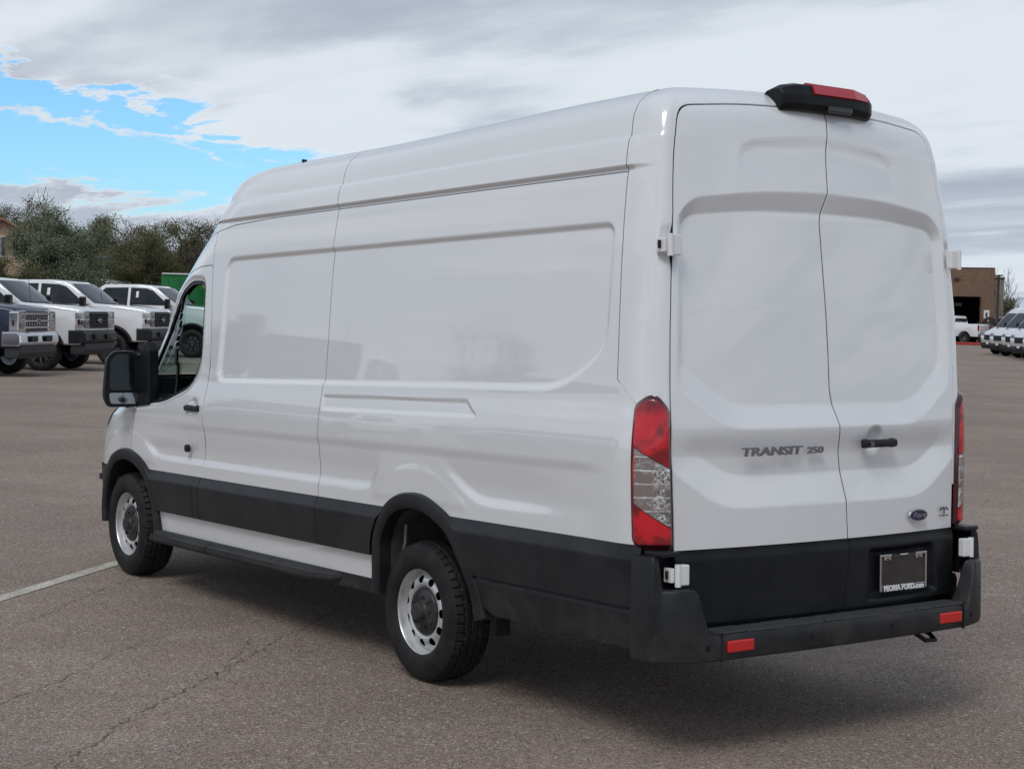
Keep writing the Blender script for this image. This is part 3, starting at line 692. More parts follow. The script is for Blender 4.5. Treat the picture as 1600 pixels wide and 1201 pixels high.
# tail lamps on the corner
arc = np.r_[0, np.cumsum(np.hypot(*np.diff(GR[:23, 90, :2], axis=0).T))]
A2 = np.full(RX.shape, 9.); A2[:23, :] = arc[:, None]; aend = arc[-1]
A2[23:34, :] = (aend + np.hypot(*(GR[23:34, 90, :2]-GR[22, 90, :2]).T))[:, None]
xa = GR[:23, 90, 0]; a0_ = np.interp(1.705, -xa, arc)
a1_ = aend-.0045
wl = a1_-a0_
def lp(pts): return [(a0_+u*wl, z) for u, z in pts]
LAMP = fillet(lp([(0, .835), (.12, .80), (1, .797), (1, 1.375), (.62, 1.435), (.36, 1.435), (0, 1.395)]), [.012, .02, .01, .02, .03, .03, .02])
LIN = fillet(lp([(.08, .845), (.17, .822), (.91, .818), (.91, 1.362), (.60, 1.417), (.38, 1.417), (.08, 1.382)]), .015)
sL = sdf(LAMP, A2, RZ); sLi = sdf(LIN, A2, RZ)
lo = .004+.017*sm(sL/.022)
def line_mask(p, q):   # positive above the line through p,q (arc, z)
    (x0, z0), (x1, z1) = p, q; return (RZ-(z0+(z1-z0)*(A2-x0)/(x1-x0)))
up = line_mask(*lp([(0, 1.232), (1, 1.120)])); dn = line_mask(*lp([(0, 1.005), (1, .872)]))
MIDB = lp([(.13, .8), (.93, .8), (.93, 1.5), (.13, 1.5)]); sM = sdf(MIDB, A2, RZ)
for s in (1, -1):
    fl = (lambda p: p) if s > 0 else flip
    lamp = surf_obj('tail_lamp', [fl(rp([sL], off=lo))], 'lens_border', van)
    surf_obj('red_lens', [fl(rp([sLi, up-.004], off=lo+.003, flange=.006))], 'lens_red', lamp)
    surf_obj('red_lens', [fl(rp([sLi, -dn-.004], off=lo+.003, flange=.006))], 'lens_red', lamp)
    surf_obj('clear_lens', [fl(rp([sM, sLi, -up-.001, dn-.001], off=lo+.003, flange=.006))], 'lens_clear', lamp)
    surf_obj('red_lens', [fl(rp([-sM-.001, sLi, -up-.001, dn-.001], off=lo+.003, flange=.004))], 'lens_red', lamp)

# high mounted brake lamp housing
hl = [(-.305, .45), (-.27, .80), (-.17, 1.0), (.15, 1.0), (.225, .80), (.262, .45)]
V = []; F = []
prof = [(-.01, -.080), (-.085, -.075), (-.108, -.05), (-.108, -.008), (-.086, .040), (-.03, .052), (.03, .036), (.06, -.01), (.06, -.06)]
def hl_pt(y, k, x, z): return (-1.690+x*(.55+.45*k), y-.035, 2.742+.012*(1-(y/.335)**2)+(z if z < -.01 else z*k))
for y, k in hl:
    for x, z in prof: V.append(hl_pt(y, k, x, z))
m = len(prof); F = [(i*m+j, i*m+(j+1) % m, (i+1)*m+(j+1) % m, (i+1)*m+j) for i in range(len(hl)-1) for j in range(m)]+[tuple(range(m)), tuple((len(hl)-1)*m+j for j in range(m))[::-1]]
bm = bmesh.new(); vs = [bm.verts.new(v) for v in V]; [bm.faces.new([vs[i] for i in f]) for f in F]; bmesh.ops.recalc_face_normals(bm, faces=bm.faces)
bmesh.ops.bevel(bm, geom=bm.edges[:], offset=.006, segments=2, affect='EDGES', profile=.5, clamp_overlap=True)
hml = bm_obj('high_brake_lamp', bm, 'black_trim', van)
V = []
for y, k in ((.09, 1.), (-.17, 1.), (-.26, .76)):
    for x, z in ((-.111, -.004), (-.0895, .042), (-.045, .0525)): V.append(hl_pt(y, k, x-.003, z+.003))
V += [(x+.02, y, z-.01) for x, y, z in V]
F = [(i*3+j, i*3+j+1, i*3+j+4, i*3+j+3) for i in (0, 1) for j in (0, 1)]; F += [tuple(i+9 for i in f[::-1]) for f in F]; rim_ = [0, 1, 2, 5, 8, 7, 6, 3]; F += [(a, a+9, b+9, b) for a, b in zip(rim_, rim_[1:]+rim_[:1])]
pydata('brake_lens', V, F, 'high_lamp_red', hml)
bm_obj('camera_pod', box_bm((.02, .15, .028), (-1.797, -.10, 2.692), .006), 'gloss_black', hml)

# roof sensor, fuel flap cap, handles
bm_obj('roof_sensor', tube([(1.80, .66, 2.71), (1.79, .66, 2.738)], .016, 12), 'black_trim', van)
bm_obj('side_cap', tube([(2.66, 1.005, .985), (2.66, 1.028, .985)], .024, 16), 'black_trim', van)
def pull_handle(name, L, M, parent):
    bm = box_bm((L, .028, .036), (0, .018, 0), .012, seg=3); box_bm((.04, .022, .042), (-L/2+.02, .008, 0), .01, bm=bm); box_bm((.04, .022, .042), (L/2-.02, .008, 0), .01, bm=bm); bm.transform(M)
    return bm_obj(name, bm, 'black_plastic', parent)
pull_handle('door_handle', .20, Matrix.Translation((2.60, .998, 1.238)), van)
pull_handle('door_handle', .20, Matrix.Translation((2.60, -.998, 1.238)) @ Matrix.Rotation(math.pi, 4, 'Z'), van)
h2 = pull_handle('door_handle', .215, Matrix.Translation((-1.872, -.286, 1.208)) @ Matrix.Rotation(math.pi/2, 4, 'Z'), right_door)
bm = tube([(-1.895, -.215, 1.207), (-1.912, -.215, 1.207)], .012, 14); bm_obj('key_cylinder', bm, 'dark_chrome', right_door)

# badges and lettering on the rear doors (face plane: local x = -y, local y = z, normal = -x)
def rear_place(me, name, y, z, x, m, parent, rotn=0.):
    me.transform(Matrix(((0, 0, -1, x), (-1, 0, 0, y), (0, 1, 0, z), (0, 0, 0, 1))) @ Matrix.Rotation(rotn, 4, 'Z')); return mesh_obj(name, me, m, parent)
rear_place(text_mesh('TRANSIT', .050, .004, .12, 1.78, .0012), 'badge_letters', .372, 1.190, -1.876, 'letter_chrome', left_door)
rear_place(text_mesh('250', .040, .004, .12, 1.62, .0010), 'badge_letters', .112, 1.188, -1.876, 'letter_chrome', left_door)
def oval(rx, rz, d, n=40):
    bm = bmesh.new(); A = [bm.verts.new((rx*math.cos(2*math.pi*k/n), rz*math.sin(2*math.pi*k/n), 0)) for k in range(n)]; B = [bm.verts.new((v.co.x*.96, v.co.y*.96, d)) for v in A]
    bm.faces.new(B); [bm.faces.new((A[k], A[(k+1) % n], B[(k+1) % n], B[k])) for k in range(n)]; me = bpy.data.meshes.new('oval_badge'); bm.to_mesh(me); bm.free(); return me
ob = rear_place(oval(.063, .030, .006), 'oval_badge', -.568, .868, -1.868, 'chrome', right_door)
rear_place(oval(.056, .0245, .004), 'badge_field', -.568, .868, -1.873, 'badge_blue', right_door)
rear_place(text_mesh('Ford', .036, .001, .35, 1.25), 'badge_script', -.568, .868, -1.8772, 'chrome', right_door)
# dealer decal: arched letters over a small T shaped figure
dm = bmesh.new(); txt = 'PEORIA FORD'
for i, ch in enumerate(txt):
    if ch == ' ': continue
    me = text_mesh(ch, .013, .0004, 0, .8, .0006); a = math.radians(62-124*i/(len(txt)-1))
    me.transform(Matrix.Translation((-.030*math.sin(a), .022*math.cos(a), 0)) @ Matrix.Rotation(a*.55, 4, 'Z')); dm.from_mesh(me)
for p in ([(-.022, .010), (0, .017), (.022, .010), (.022, .013), (.004, .020), (-.004, .020), (-.022, .013)], [(-.006, .018), (.006, .018), (.002, -.024), (-.002, -.024)]):
    vs = [dm.verts.new((x, y, .0004)) for x, y in p]; dm.faces.new(vs)
for sx in (-.020, .020): box_bm((.026, .0045, .0006), (sx, -.016, .0002), 0, bm=dm)
me = bpy.data.meshes.new('dealer_decal'); dm.to_mesh(me); dm.free(); rear_place(me, 'dealer_decal', -.785, .868, -1.838, 'decal_black', right_door, 0)

# licence plate frame, tilted slightly
def plate_local(me, dx=0.): me.transform(Matrix(((0, 0, -1, -1.872+dx), (-1, 0, 0, -.462), (0, 1, 0, .618), (0, 0, 0, 1))) @ Matrix.Rotation(0, 4, 'Z')); return me
bm = box_bm((.300, .150, .004), (0, 0, 0), .003); me = bpy.data.meshes.new('licence_plate'); bm.to_mesh(me); bm.free(); plt = mesh_obj('licence_plate', plate_local(me), 'plate_dark', van)
bm = bmesh.new()
for sz, lc in (((.315, .011, .008), (0, .078, .002)), ((.315, .026, .008), (0, -.072, .002)), ((.011, .165, .008), (-.152, 0, .0025)), ((.011, .165, .008), (.152, 0, .0025)), ((.045, .02, .006), (-.105, .066, .002)), ((.045, .02, .006), (.105, .066, .002))): box_bm(sz, lc, .0025, bm=bm)
me = bpy.data.meshes.new('plate_frame'); bm.to_mesh(me); bm.free(); mesh_obj('plate_frame', plate_local(me, -.003), 'chrome', plt)
bm = bmesh.new(); box_bm((.285, .021, .003), (0, -.072, 0), 0, bm=bm); box_bm((.16, .009, .003), (0, .079, 0), 0, bm=bm); me = bpy.data.meshes.new('letter_band'); bm.to_mesh(me); bm.free(); mesh_obj('letter_band', plate_local(me, -.0085), 'decal_black', plt)
mesh_obj('plate_letters', plate_local(text_mesh('PEORIA FORD.com', .033, .0008, 0, .98, .0022), 0).copy(), 'plate_letter', plt)
plt.children[-1].data.transform(Matrix.Translation((-.0115, 0, -.072)))
bm = box_bm((.05, .004, .0012), (0, .079, .0005)); me = bpy.data.meshes.new('plate_mark'); bm.to_mesh(me); bm.free(); mesh_obj('plate_mark', plate_local(me, -.0105), 'plate_letter', plt)
for sx in (-.105, .105):
    bm = bmesh.new()
    b_, _ = lathe([(.0001, .004), (.006, .003), (.008, 0)], 12); b_.transform(Matrix.Translation((sx, .066, .008)) @ Matrix.Rotation(math.pi/2, 4, 'X')); me = bpy.data.meshes.new('t'); b_.to_mesh(me); bm.from_mesh(me); b_.free()
    me = bpy.data.meshes.new('plate_screw'); bm.to_mesh(me); bm.free(); mesh_obj('plate_screw', plate_local(me, -.002), 'dark_chrome', plt)


# door window: frame, divider, glass
sWi = sdf(WIN, SX, SZZ)
wm = [sWi+.004, .024-sWi]
DIV = [(2.985, 2.05), (3.012, 2.05), (2.955, 1.2), (2.925, 1.2)]
sdv = sdf(DIV, SX, SZZ)
for s in (1, -1):
    fl = (lambda p: p) if s > 0 else flip; fr = 1 if s > 0 else 3
    fro = surf_obj('window_frame', [fl(sp(wm, off=-.006, flange=.03, fr=fr))], 'black_trim', van)
    surf_obj('window_divider', [fl(sp([sWi-.01, sdv], off=-.008, flange=.012))], 'black_trim', fro)
    surf_obj('window_glass', [fl(sp([sWi-.012, sdv*-1, SX-2.9], off=-.016, flange=0))], 'glass_tint', van)
    if s < 0: surf_obj('window_glass', [fl(sp([sWi-.012, -sdv, 3.0-SX], off=-.016, flange=0, fr=2))], 'glass_tint', van)
# mirror
def mirror(s):
    o = bmesh.new()
    hp = fillet([(-.115, -.185), (.10, -.185), (.125, -.12), (.105, .14), (.06, .185), (-.075, .185), (-.12, .13)], .05, 4)
    bm = bmesh.new(); rings = []
    for x, k in ((.0, .93), (-.0, 1.0), (.03, 1.02), (.08, .96), (.12, .80), (.14, .5)):
        rings.append([bm.verts.new((x, u*k, w*k)) for u, w in hp])
    for A, B in zip(rings, rings[1:]):
        for i in range(len(hp)): bm.faces.new((A[i], A[(i+1) % len(hp)], B[(i+1) % len(hp)], B[i]))
    bm.faces.new(rings[0]); bm.faces.new(rings[-1][::-1])
    M = Matrix.Translation((3.50, s*1.100, 1.405)) @ Matrix.Rotation(s*math.radians(-8), 4, 'Z'); 
    if s < 0: M = M @ Matrix.Diagonal((1, -1, 1, 1))
    bm.transform(M); mo = bm_obj('wing_mirror', bm, 'black_trim', van, smooth=True); mo.data.set_sharp_from_angle(angle=math.radians(40))
    gp = fillet([(-.098, -.075), (.092, -.075), (.086, .12), (.05, .165), (-.065, .165), (-.100, .12)], .03, 4)
    g = prism(gp, -.006, .002, 0, axis='x'); g.transform(M); bm_obj('mirror_glass', g, 'mirror_glass', mo)
    gp = fillet([(-.094, -.165), (.085, -.165), (.094, -.092), (-.098, -.092)], .02, 4)
    g = prism(gp, -.006, .002, 0, axis='x'); g.transform(M); bm_obj('spot_mirror', g, 'mirror_spot', mo)
    bm = box_bm((.07, .19, .10), (3.54, s*1.03, 1.30), .02); box_bm((.07, .16, .06), (3.53, s*1.03, 1.40), .02, bm=bm); bm_obj('mirror_arm', bm, 'black_trim', mo)
    tri = fillet([(3.30, 1.24), (3.70, 1.20), (3.72, 1.26), (3.36, 1.66), (3.30, 1.6)], .02); b_ = prism(tri, s*.93, s*1.005, .01); bm_obj('mirror_base', b_, 'black_trim', mo)
mirror(1); mirror(-1)
# cabin
bm = box_bm((.55, 1.7, .35), (3.55, 0, 1.12), .08); box_bm((.25, .45, .12), (3.38, .42, 1.30), .05, bm=bm); bm_obj('dashboard', bm, 'interior_dark', van)
bm = bmesh.new(); tube([(3.12+.06*math.sin(a), .42+.19*math.cos(a), 1.24+.18*math.sin(a)) for a in np.linspace(0, 2*math.pi, 25)], .014, 8, bm); tube([(3.12, .24, 1.24), (3.12, .60, 1.24)], .018, 6, bm); tube([(3.12, .42, 1.24), (3.4, .42, 1.12)], .03, 8, bm); bm_obj('steering_wheel', bm, 'interior_dark', van)
for y in (.42, -.42):
    bm = box_bm((.50, .50, .16), (2.72, y, .95), .06); box_bm((.14, .48, .62), (2.46, y, 1.28), .05, ('Y', -.18), bm=bm); box_bm((.09, .26, .17), (2.40, y, 1.69), .04, bm=bm); tube([(2.42, y+.05, 1.55), (2.41, y+.05, 1.66)], .008, 6, bm); bm_obj('seat', bm, 'seat_cloth', van, smooth=False)
box('cab_floor', (2.2, 1.9, .04), (3.2, 0, .70), 'interior_dark', van)
box('bulkhead', (.03, 1.70, 1.5), (2.28, 0, 1.45), 'interior_dark', van)

# wheels
def tyre_mesh():
    na = 288; cols = []
    w = .118; prof = []
    # sidewall (outer face +y) -> tread -> inner sidewall
    side = [(.213, .100), (.220, .108), (.235, .116), (.262, .1215), (.285, .1205), (.300, .1165), (.316, .111), (.330, .104), (.338, .098)]
    tread = list(np.linspace(.094, -.094, 40))
    V = []; rowsn = 0
    pr = side + [(None, y) for y in tread] + [(r, -y) for r, y in side[::-1]]
    for r0, y in pr:
        row = []
        for k in range(na):
            a = 2*math.pi*k/na
            if r0 is None:
                r = .352 - .016*abs(y/.094)**3.5
                for g in (-.058, -.020, .020, .058):
                    gg = g + .0025*math.sin(a*36)
                    if abs(y-gg) < .0045: r -= .009
                if abs(y) > .064 and (k % 6) in (0,): r -= .009
                if abs(y) <= .064 and ((k + int(y*300)) % 6) == 0: r -= .004
            else:
                r = r0
                if r0 > .325 and (k % 6) == 0: r -= .005
                if .262 < r0 < .30 and False: pass
            row.append((r*math.cos(a), y, r*math.sin(a)))
        V += row; rowsn += 1
    F = [(i*na+k, i*na+(k+1) % na, (i+1)*na+(k+1) % na, (i+1)*na+k) for i in range(rowsn-1) for k in range(na)]
    me = bpy.data.meshes.new('tyre'); me.from_pydata(V, [], F); me.shade_smooth(); me.set_sharp_from_angle(angle=math.radians(30)); return me
TY = tyre_mesh()
# sidewall lettering ring: raised ribs
def rim_mesh():
    me_p = []
    nth = 321; rr = np.array([.232, .2285, .222, .214, .2105, .208, .204, .200])
    yy = np.array([.094, .101, .104, .100, .088, .070, .052, .044])
    rr2 = np.r_[.199, np.linspace(.196, .114, 28)]; 
    yy2 = np.interp(rr2, [.114, .122, .135, .150, .165, .180, .192, .199], [.062, .070, .078, .079, .074, .062, .048, .044])
    th = np.linspace(0, 2*math.pi, nth)
    def grid(r, y): return np.stack([np.cos(th)[:, None]*r, np.broadcast_to(y, (nth, len(r))), np.sin(th)[:, None]*r], -1)
    out = []
    for r, y, holes in ((rr, yy, False), (rr2, yy2, True)):
        P = grid(r, y); N = normals_of(P); 
        if N[5, len(r)//2, 1] < 0: N = -N
        T = np.broadcast_to(th[:, None], P.shape[:2]); Rr = np.broadcast_to(r, P.shape[:2])
        if holes:
            ph = (T*11/(2*math.pi)) % 1 - .5; a = ph*(2*math.pi/11)*.160; m = [np.hypot(a/1.15, Rr-.160)-.0195]
        else: m = []
        out.append(wind(clip_patch(P, N, m, 0, .006 if holes else 0)))
    return out
RIMP = rim_mesh()
def wheel(x, z, s, first=None):
    root = empty('wheel'); root.parent = van; root.location = (x, s*.868, z); root.rotation_euler = (0, random.uniform(0, 6), 0 if s > 0 else math.pi)
    mesh_obj('tyre', TY, 'tyre_rubber', root)
    o = surf_obj('rim', RIMP, 'steel_silver', root)
    bm, _ = lathe([(.118, .055), (.119, .074), (.114, .082), (.085, .090), (.050, .094), (.046, .100), (.044, .118), (.036, .122), (.020, .123), (.0005, .123)], 40)
    for k in range(5):
        a = 2*math.pi*k/5
        b2 = box_bm((.040, .010, .030), (.082*math.cos(a), .089, .082*math.sin(a)), .006, ('Y', -a)); me = bpy.data.meshes.new('t'); b2.to_mesh(me); bm.from_mesh(me); b2.free()
        a += math.pi/5; c = tube([(.075*math.cos(a), .08, .075*math.sin(a)), (.075*math.cos(a), .101, .075*math.sin(a))], .010, 6); me = bpy.data.meshes.new('t'); c.to_mesh(me); bm.from_mesh(me); c.free()
    cp = bm_obj('centre_cap', bm, 'hub_black', root, smooth=True); cp.data.set_sharp_from_angle(angle=math.radians(35))
    bm, _ = lathe([(.205, .05), (.205, -.095), (.225, -.10)], 40); bm_obj('wheel_barrel', bm, 'underbody', root)
    bm, _ = lathe([(.0005, .02), (.15, .02), (.15, .0), (.0005, .0)], 24); bm_obj('brake_disc', bm, 'underbody', root)
for s in (1, -1): wheel(-.0086, .308, s); wheel(3.739, .412, s)

#@BACKGROUND
# ------------------------------------------------------------------ cracks
for k, c in enumerate([[(2.25, 2.34), (2.52, 2.02), (2.93, 1.67), (3.28, 1.33), (3.64, .89)], [(2.42, 2.06), (2.68, 2.12)], [(-1.2, 3.6), (-.6, 3.07), (-.3, 2.77), (-.02, 2.51), (.38, 2.07), (.69, 1.7), (1.03, 1.35), (1.38, .96), (2.03, .23)], [(.56, 2.89), (.92, 2.46), (1.37, 2.01), (1.77, 1.47)], [(.69, 1.7), (.95, 1.52), (1.44, 1.16)], [(-3.2, -.6), (-2.6, -1.5), (-1.2, -3.1), (1, -5.5)]]): crack(c, .012 if k in (2,) else .008, k)

# ------------------------------------------------------------------ background materials
def brick_nodes(t, b):
    co = obj_co(t); x, y, z = t.sep(co); br = t.n('ShaderNodeTexBrick'); t.put(br.inputs['Vector'], t.comb(x, z, 0.0)); br.inputs['Scale'].default_value = 2.2
    for i, c in enumerate([(.23, .135, .085), (.17, .095, .06), (.20, .15, .115)]): br.inputs[('Color1', 'Color2', 'Mortar')[i]].default_value = (*c, 1)
    n = t.noise(co, .6, 5, .6); t.put(b.inputs['Base Color'], t.mix(t.ramp(n, .3, .7, 0, .5), br.outputs[0], (.13, .08, .055)))
mat('brick_wall', (.2, .12, .08), .9, build=brick_nodes)
mat('stucco_tan', (.42, .30, .21), .9, build=mottled((.40, .285, .20), (.47, .35, .25), 2))
mat('stucco_grey', (.22, .19, .16), .9, build=mottled((.20, .175, .15), (.26, .23, .19), 2))
def tile_nodes(t, b):
    co = obj_co(t); x, y, z = t.sep(co); w = t.math('SINE', t.math('MULTIPLY', y, 22.)); n = t.noise(co, 6, 4, .6)
    t.put(b.inputs['Base Color'], t.mix(n, (.20, .10, .06), (.38, .23, .15))); bumped(t, b, w, .6, .05)
mat('roof_tile', (.3, .18, .12), .9, build=tile_nodes)
mat('curb_red', (.34, .05, .04), .8); mat('metal_brown', (.05, .035, .028), .6); mat('sign_white', (.7, .7, .7), .6)
mat('green_canvas', (.015, .17, .045), .6, build=mottled((.012, .15, .04), (.02, .20, .055), 2)); mat('flower_yellow', (.75, .55, .03), .6)
def leaf_nodes(c1, c2, c3):
    def f(t, b):
        co = obj_co(t); n = t.noise(co, .55, 4, .6); n2 = t.noise(co, 7, 3, .6)
        t.put(b.inputs['Base Color'], t.mix(t.ramp(n2, .35, .65, 0, .6), t.mix(t.ramp(n, .38, .62), c1, c2), c3)); b.inputs['Roughness'].default_value = .75
    return f
mat('leaf_dark', (.05, .055, .025), .8, build=leaf_nodes((.070, .088, .036), (.128, .132, .055), (.170, .140, .065)))
mat('leaf_grey', (.09, .11, .075), .8, build=leaf_nodes((.140, .172, .110), (.215, .250, .165), (.165, .185, .120)))
mat('leaf_yellow', (.12, .11, .04), .8, build=leaf_nodes((.070, .075, .025), (.135, .120, .045), (.10, .10, .03)))
mat('bark', (.07, .055, .045), .95, build=mottled((.05, .04, .032), (.10, .08, .065), 4))

# ------------------------------------------------------------------ trees
def branches(h, w, r0, seed, twig=1., low=.25):
    r = random.Random(seed); bm = bmesh.new(); tips = []
    def grow(p, d, L, rad, lv):
        pts = [p]; n = 4 if lv < 2 else 3
        for i in range(n):
            d = (d + Vector((r.gauss(0, .20), r.gauss(0, .20), r.gauss(.02, .14)))).normalized(); p = p + d*L/n; pts.append(p)
        tube(pts, [max(rad*(1-.45*i/n), .016) for i in range(n+1)], 5 if lv < 2 else 3, bm, cap=False)
        if lv >= 2: tips.extend(pts[1:])
        if lv >= 4: return
        for k in range((4, 5, 5, 4)[lv]):
            a = r.uniform(0, 6.28); side = Vector((math.cos(a), math.sin(a), r.uniform(-.1, .6))).normalized(); nd = (d*r.uniform(.5, 1.) + side*r.uniform(.6, 1.0)).normalized(); nd.x *= w/h*1.3; nd.y *= w/h*1.3
            q = pts[r.randint(1, n)]; grow(q, nd.normalized(), L*r.uniform(.55, .78), rad*.5, lv+1)
    for k in range(3): grow(Vector((r.uniform(-.2, .2), r.uniform(-.2, .2), 0)), Vector((r.gauss(0, .45), r.gauss(0, .45), 1)).normalized(), h*.36, r0, 0)
    return bm, tips
def leaves(tips, h, w, n_clump, per, size, seed, spread=.42, top=1.0, floor=.3):
    g = np.random.default_rng(seed); T = np.array([tuple(t) for t in tips]); T = T[T[:, 2] < h*top]
    T = T[g.integers(0, len(T), n_clump*2)] + g.normal(0, .12, (n_clump*2, 3))
    # low skirt clumps so that the crown comes down like a shrub
    ns = int(n_clump*.45); a = g.uniform(0, 6.283, ns); rr = w*.5*np.sqrt(g.uniform(.1, 1, ns)); sk = np.stack([rr*np.cos(a), rr*np.sin(a), g.uniform(floor, h*.62, ns)*(1.15-.55*(rr/(w*.5))**2)], 1)
    SPR = np.r_[np.full(len(T), spread*.55), np.full(len(sk), spread)]; C = np.vstack([T, sk]); n0 = len(C); per = int(per*.62); C = np.repeat(C, per, 0) + g.normal(0, 1, (n0*per, 3))*np.repeat(SPR, per)[:, None]*np.array([1, 1, .8]); C = C[C[:, 2] > .05]; N = len(C)
    d = g.normal(0, 1, (N, 3)); d /= np.linalg.norm(d, axis=1, keepdims=True); e = np.cross(d, g.normal(0, 1, (N, 3))); e /= np.linalg.norm(e, axis=1, keepdims=True); s = size*g.uniform(.6, 1.5, (N, 1))
    V = np.stack([C-d*s, C+e*s*.45, C+d*s, C-e*s*.45], 1).reshape(-1, 3); me = bpy.data.meshes.new('crown'); me.vertices.add(4*N); me.vertices.foreach_set('co', V.ravel()); me.loops.add(4*N); me.loops.foreach_set('vertex_index', np.arange(4*N, dtype=np.int32)); me.polygons.add(N); me.polygons.foreach_set('loop_start', np.arange(0, 4*N, 4, dtype=np.int32)); me.polygons.foreach_set('loop_total', np.full(N, 4, dtype=np.int32)); me.update(); me.validate(); return me
def make_tree(name, loc, h, w, r0, seed, leafm, clumps, per, size, spread, top, label, cat='tree', group=None, rz=0, floor=.3):
    root = empty(name, (*loc, 0), rz, label=label, cat=cat, group=group)
    bm, tips = branches(h, w, r0, seed); hh = max(t.z for t in tips); k = h/hh; ww = np.percentile([math.hypot(t.x, t.y) for t in tips], 97); kw = w*.5/ww
    bm.transform(Matrix.Diagonal((kw, kw, k, 1))); tips = [Vector((t.x*kw, t.y*kw, t.z*k)) for t in tips]
    bm_obj('trunk', bm, 'bark', root); me = leaves(tips, h, w, clumps, per, size, seed, spread, top, floor); mesh_obj('crown', me, leafm, root); return root
def copy_thing(src, loc, rz, label, group=None, sc_=None):
    c = copy_tree(src); c.location = (*loc, 0); c.rotation_euler = (0, 0, rz); c['label'] = label
    if group: c['group'] = group
    if sc_: c.scale = sc_
    return c
TG = 'trees along the far edge of the lot'
tA = make_tree('mesquite_tree', (110.9, -35.2), 10.2, 10.6, .16, 11, 'leaf_dark', 520, 170, .048, .50, .88, 'tallest dark mesquite tree with bare twigs on top at far left', group=TG)
tB = make_tree('olive_tree', (65.2, -20.9), 5.9, 4.6, .15, 12, 'leaf_grey', 420, 210, .040, .36, 1.0, 'rounded grey green tree in front of the dark mesquites', group=TG, floor=1.3)
tC = make_tree('mesquite_tree', (78.44, -28.4), 6.6, 6.6, .16, 13, 'leaf_dark', 520, 190, .042, .42, .95, 'brownish dark tree right behind the grey green one', group=TG)
tD = copy_thing(tA, (73.99, -29.5), 2.1, 'lower dark olive tree behind the thin lamp post', TG, (.70, .70, .62))
tE = copy_thing(tC, (80.0, -35.2), 1.2, 'dense olive brown tree above the green container', TG, (1, 1, 1.02))
tE2 = copy_thing(tC, (82.0, -31.5), 4.0, 'dark tree filling the gap in the middle of the tree line', TG, (1.1, 1, .98))
tF = make_tree('bare_tree', (72.5, -32.2), 6.3, 5.2, .12, 17, 'leaf_dark', 20, 60, .035, .35, .6, 'sparse bare tree rising behind the van windscreen', group=TG)
tG = copy_thing(tC, (66.0, -31.0), 3.0, 'dark tree half hidden by the van nose', TG, (.8, .8, .78))
make_tree('yellow_bush', (61.0, -18.6), 3.3, 3.2, .06, 21, 'leaf_yellow', 130, 130, .035, .26, 1., 'yellow green bush below the stucco house', 'bush', floor=.3)
make_tree('yellow_bush', (59.4, -16.6), 3.9, 3.6, .06, 22, 'leaf_yellow', 130, 130, .035, .26, 1., 'green bush at the left edge in front of the house', 'bush', floor=.3)
make_tree('pale_bush', (61.2, -23.3), 2.9, 1.7, .05, 23, 'leaf_yellow', 60, 110, .032, .2, 1., 'small pale bush left of the green container', 'bush', floor=.8)
tR = make_tree('roadside_tree', (80.5, -112.0), 4.3, 5.2, .12, 31, 'leaf_yellow', 300, 150, .05, .40, 1.0, 'olive tree at the right edge behind the parked white vans')
copy_thing(tR, (76.5, -119.0), 1.3, 'farther olive tree cut by the right picture edge', None, (1.2, 1.2, 1.25))
make_tree('bare_tree', (97.0, -124.5), 7.2, 5.0, .10, 33, 'leaf_yellow', 60, 60, .08, .4, .6, 'bare crown showing above the brick garage roof')
# trees continuing along the lot to the left
for i, (x, y, s, hz) in enumerate([(80, -14, 1, .95), (84, -5, 1.2, .9), (80, 4, 1.1, 1.0), (83, 14, 1.3, .9), (76, 24, 1.1, .85), (72, 35, 1.2, .95), (66, 46, 1.2, .9), (58, 55, 1.2, .8)]):
    copy_thing((tA, tC)[i % 2], (x, y), i*1.3, 'dark mesquite tree number %s leftwards beyond the left picture edge' % ('one two three four five six seven eight'.split()[i]), TG, (s, s, hz) if i % 2 else (s*.72, s*.72, hz*.75))

# ------------------------------------------------------------------ vehicles
def mini_wheel_meshes(r, w):
    bm, _ = lathe([(r*.60, w*.42), (r*.66, w*.5), (r*.92, w*.5), (r*.985, w*.42), (r, w*.3), (r, -w*.3), (r*.985, -w*.42), (r*.92, -w*.5), (r*.60, -w*.45)], 28); t = bpy.data.meshes.new('tyre'); bmesh.ops.recalc_face_normals(bm, faces=bm.faces); bm.to_mesh(t); bm.free(); t.shade_smooth(); t.materials.append(MATS['tyre_rubber'])
    bm, _ = lathe([(r*.60, w*.48), (r*.56, w*.40), (r*.54, w*.05), (r*.2, w*.10), (r*.17, w*.32), (.001, w*.34)], 28)
    for k in range(8):
        a = k*math.pi/4; b2 = box_bm((r*.36, w*.10, r*.10), (r*.36*math.cos(a), w*.30, r*.36*math.sin(a)), 0, ('Y', -a)); me = bpy.data.meshes.new('t'); b2.to_mesh(me); bm.from_mesh(me); b2.free()
    q = bpy.data.meshes.new('rim'); bmesh.ops.recalc_face_normals(bm, faces=bm.faces); bm.to_mesh(q); bm.free(); q.materials.append(MATS['dark_chrome']); return t, q
def arc_pts(cx, cz, r, zb, n=9):
    a0 = math.asin((zb-cz)/r); return [(cx+r*math.cos(a), cz+r*math.sin(a)) for a in np.linspace(math.pi-a0, a0, n)]
def add_wheels(root, xs, tr, r, w):
    T, Q = mini_wheel_meshes(r, w)
    for x in xs:
        for s in (1, -1):
            o = mesh_obj('wheel', T, None, root); o.location = (x, s*tr, r); o.rotation_euler = (0, 0, 0 if s > 0 else math.pi); mesh_obj('rim', Q, None, o)
def thumbled(bm, z0, k):
    for v in bm.verts:
        if v.co.z > z0: v.co.y *= 1-k*(v.co.z-z0)
    return bm
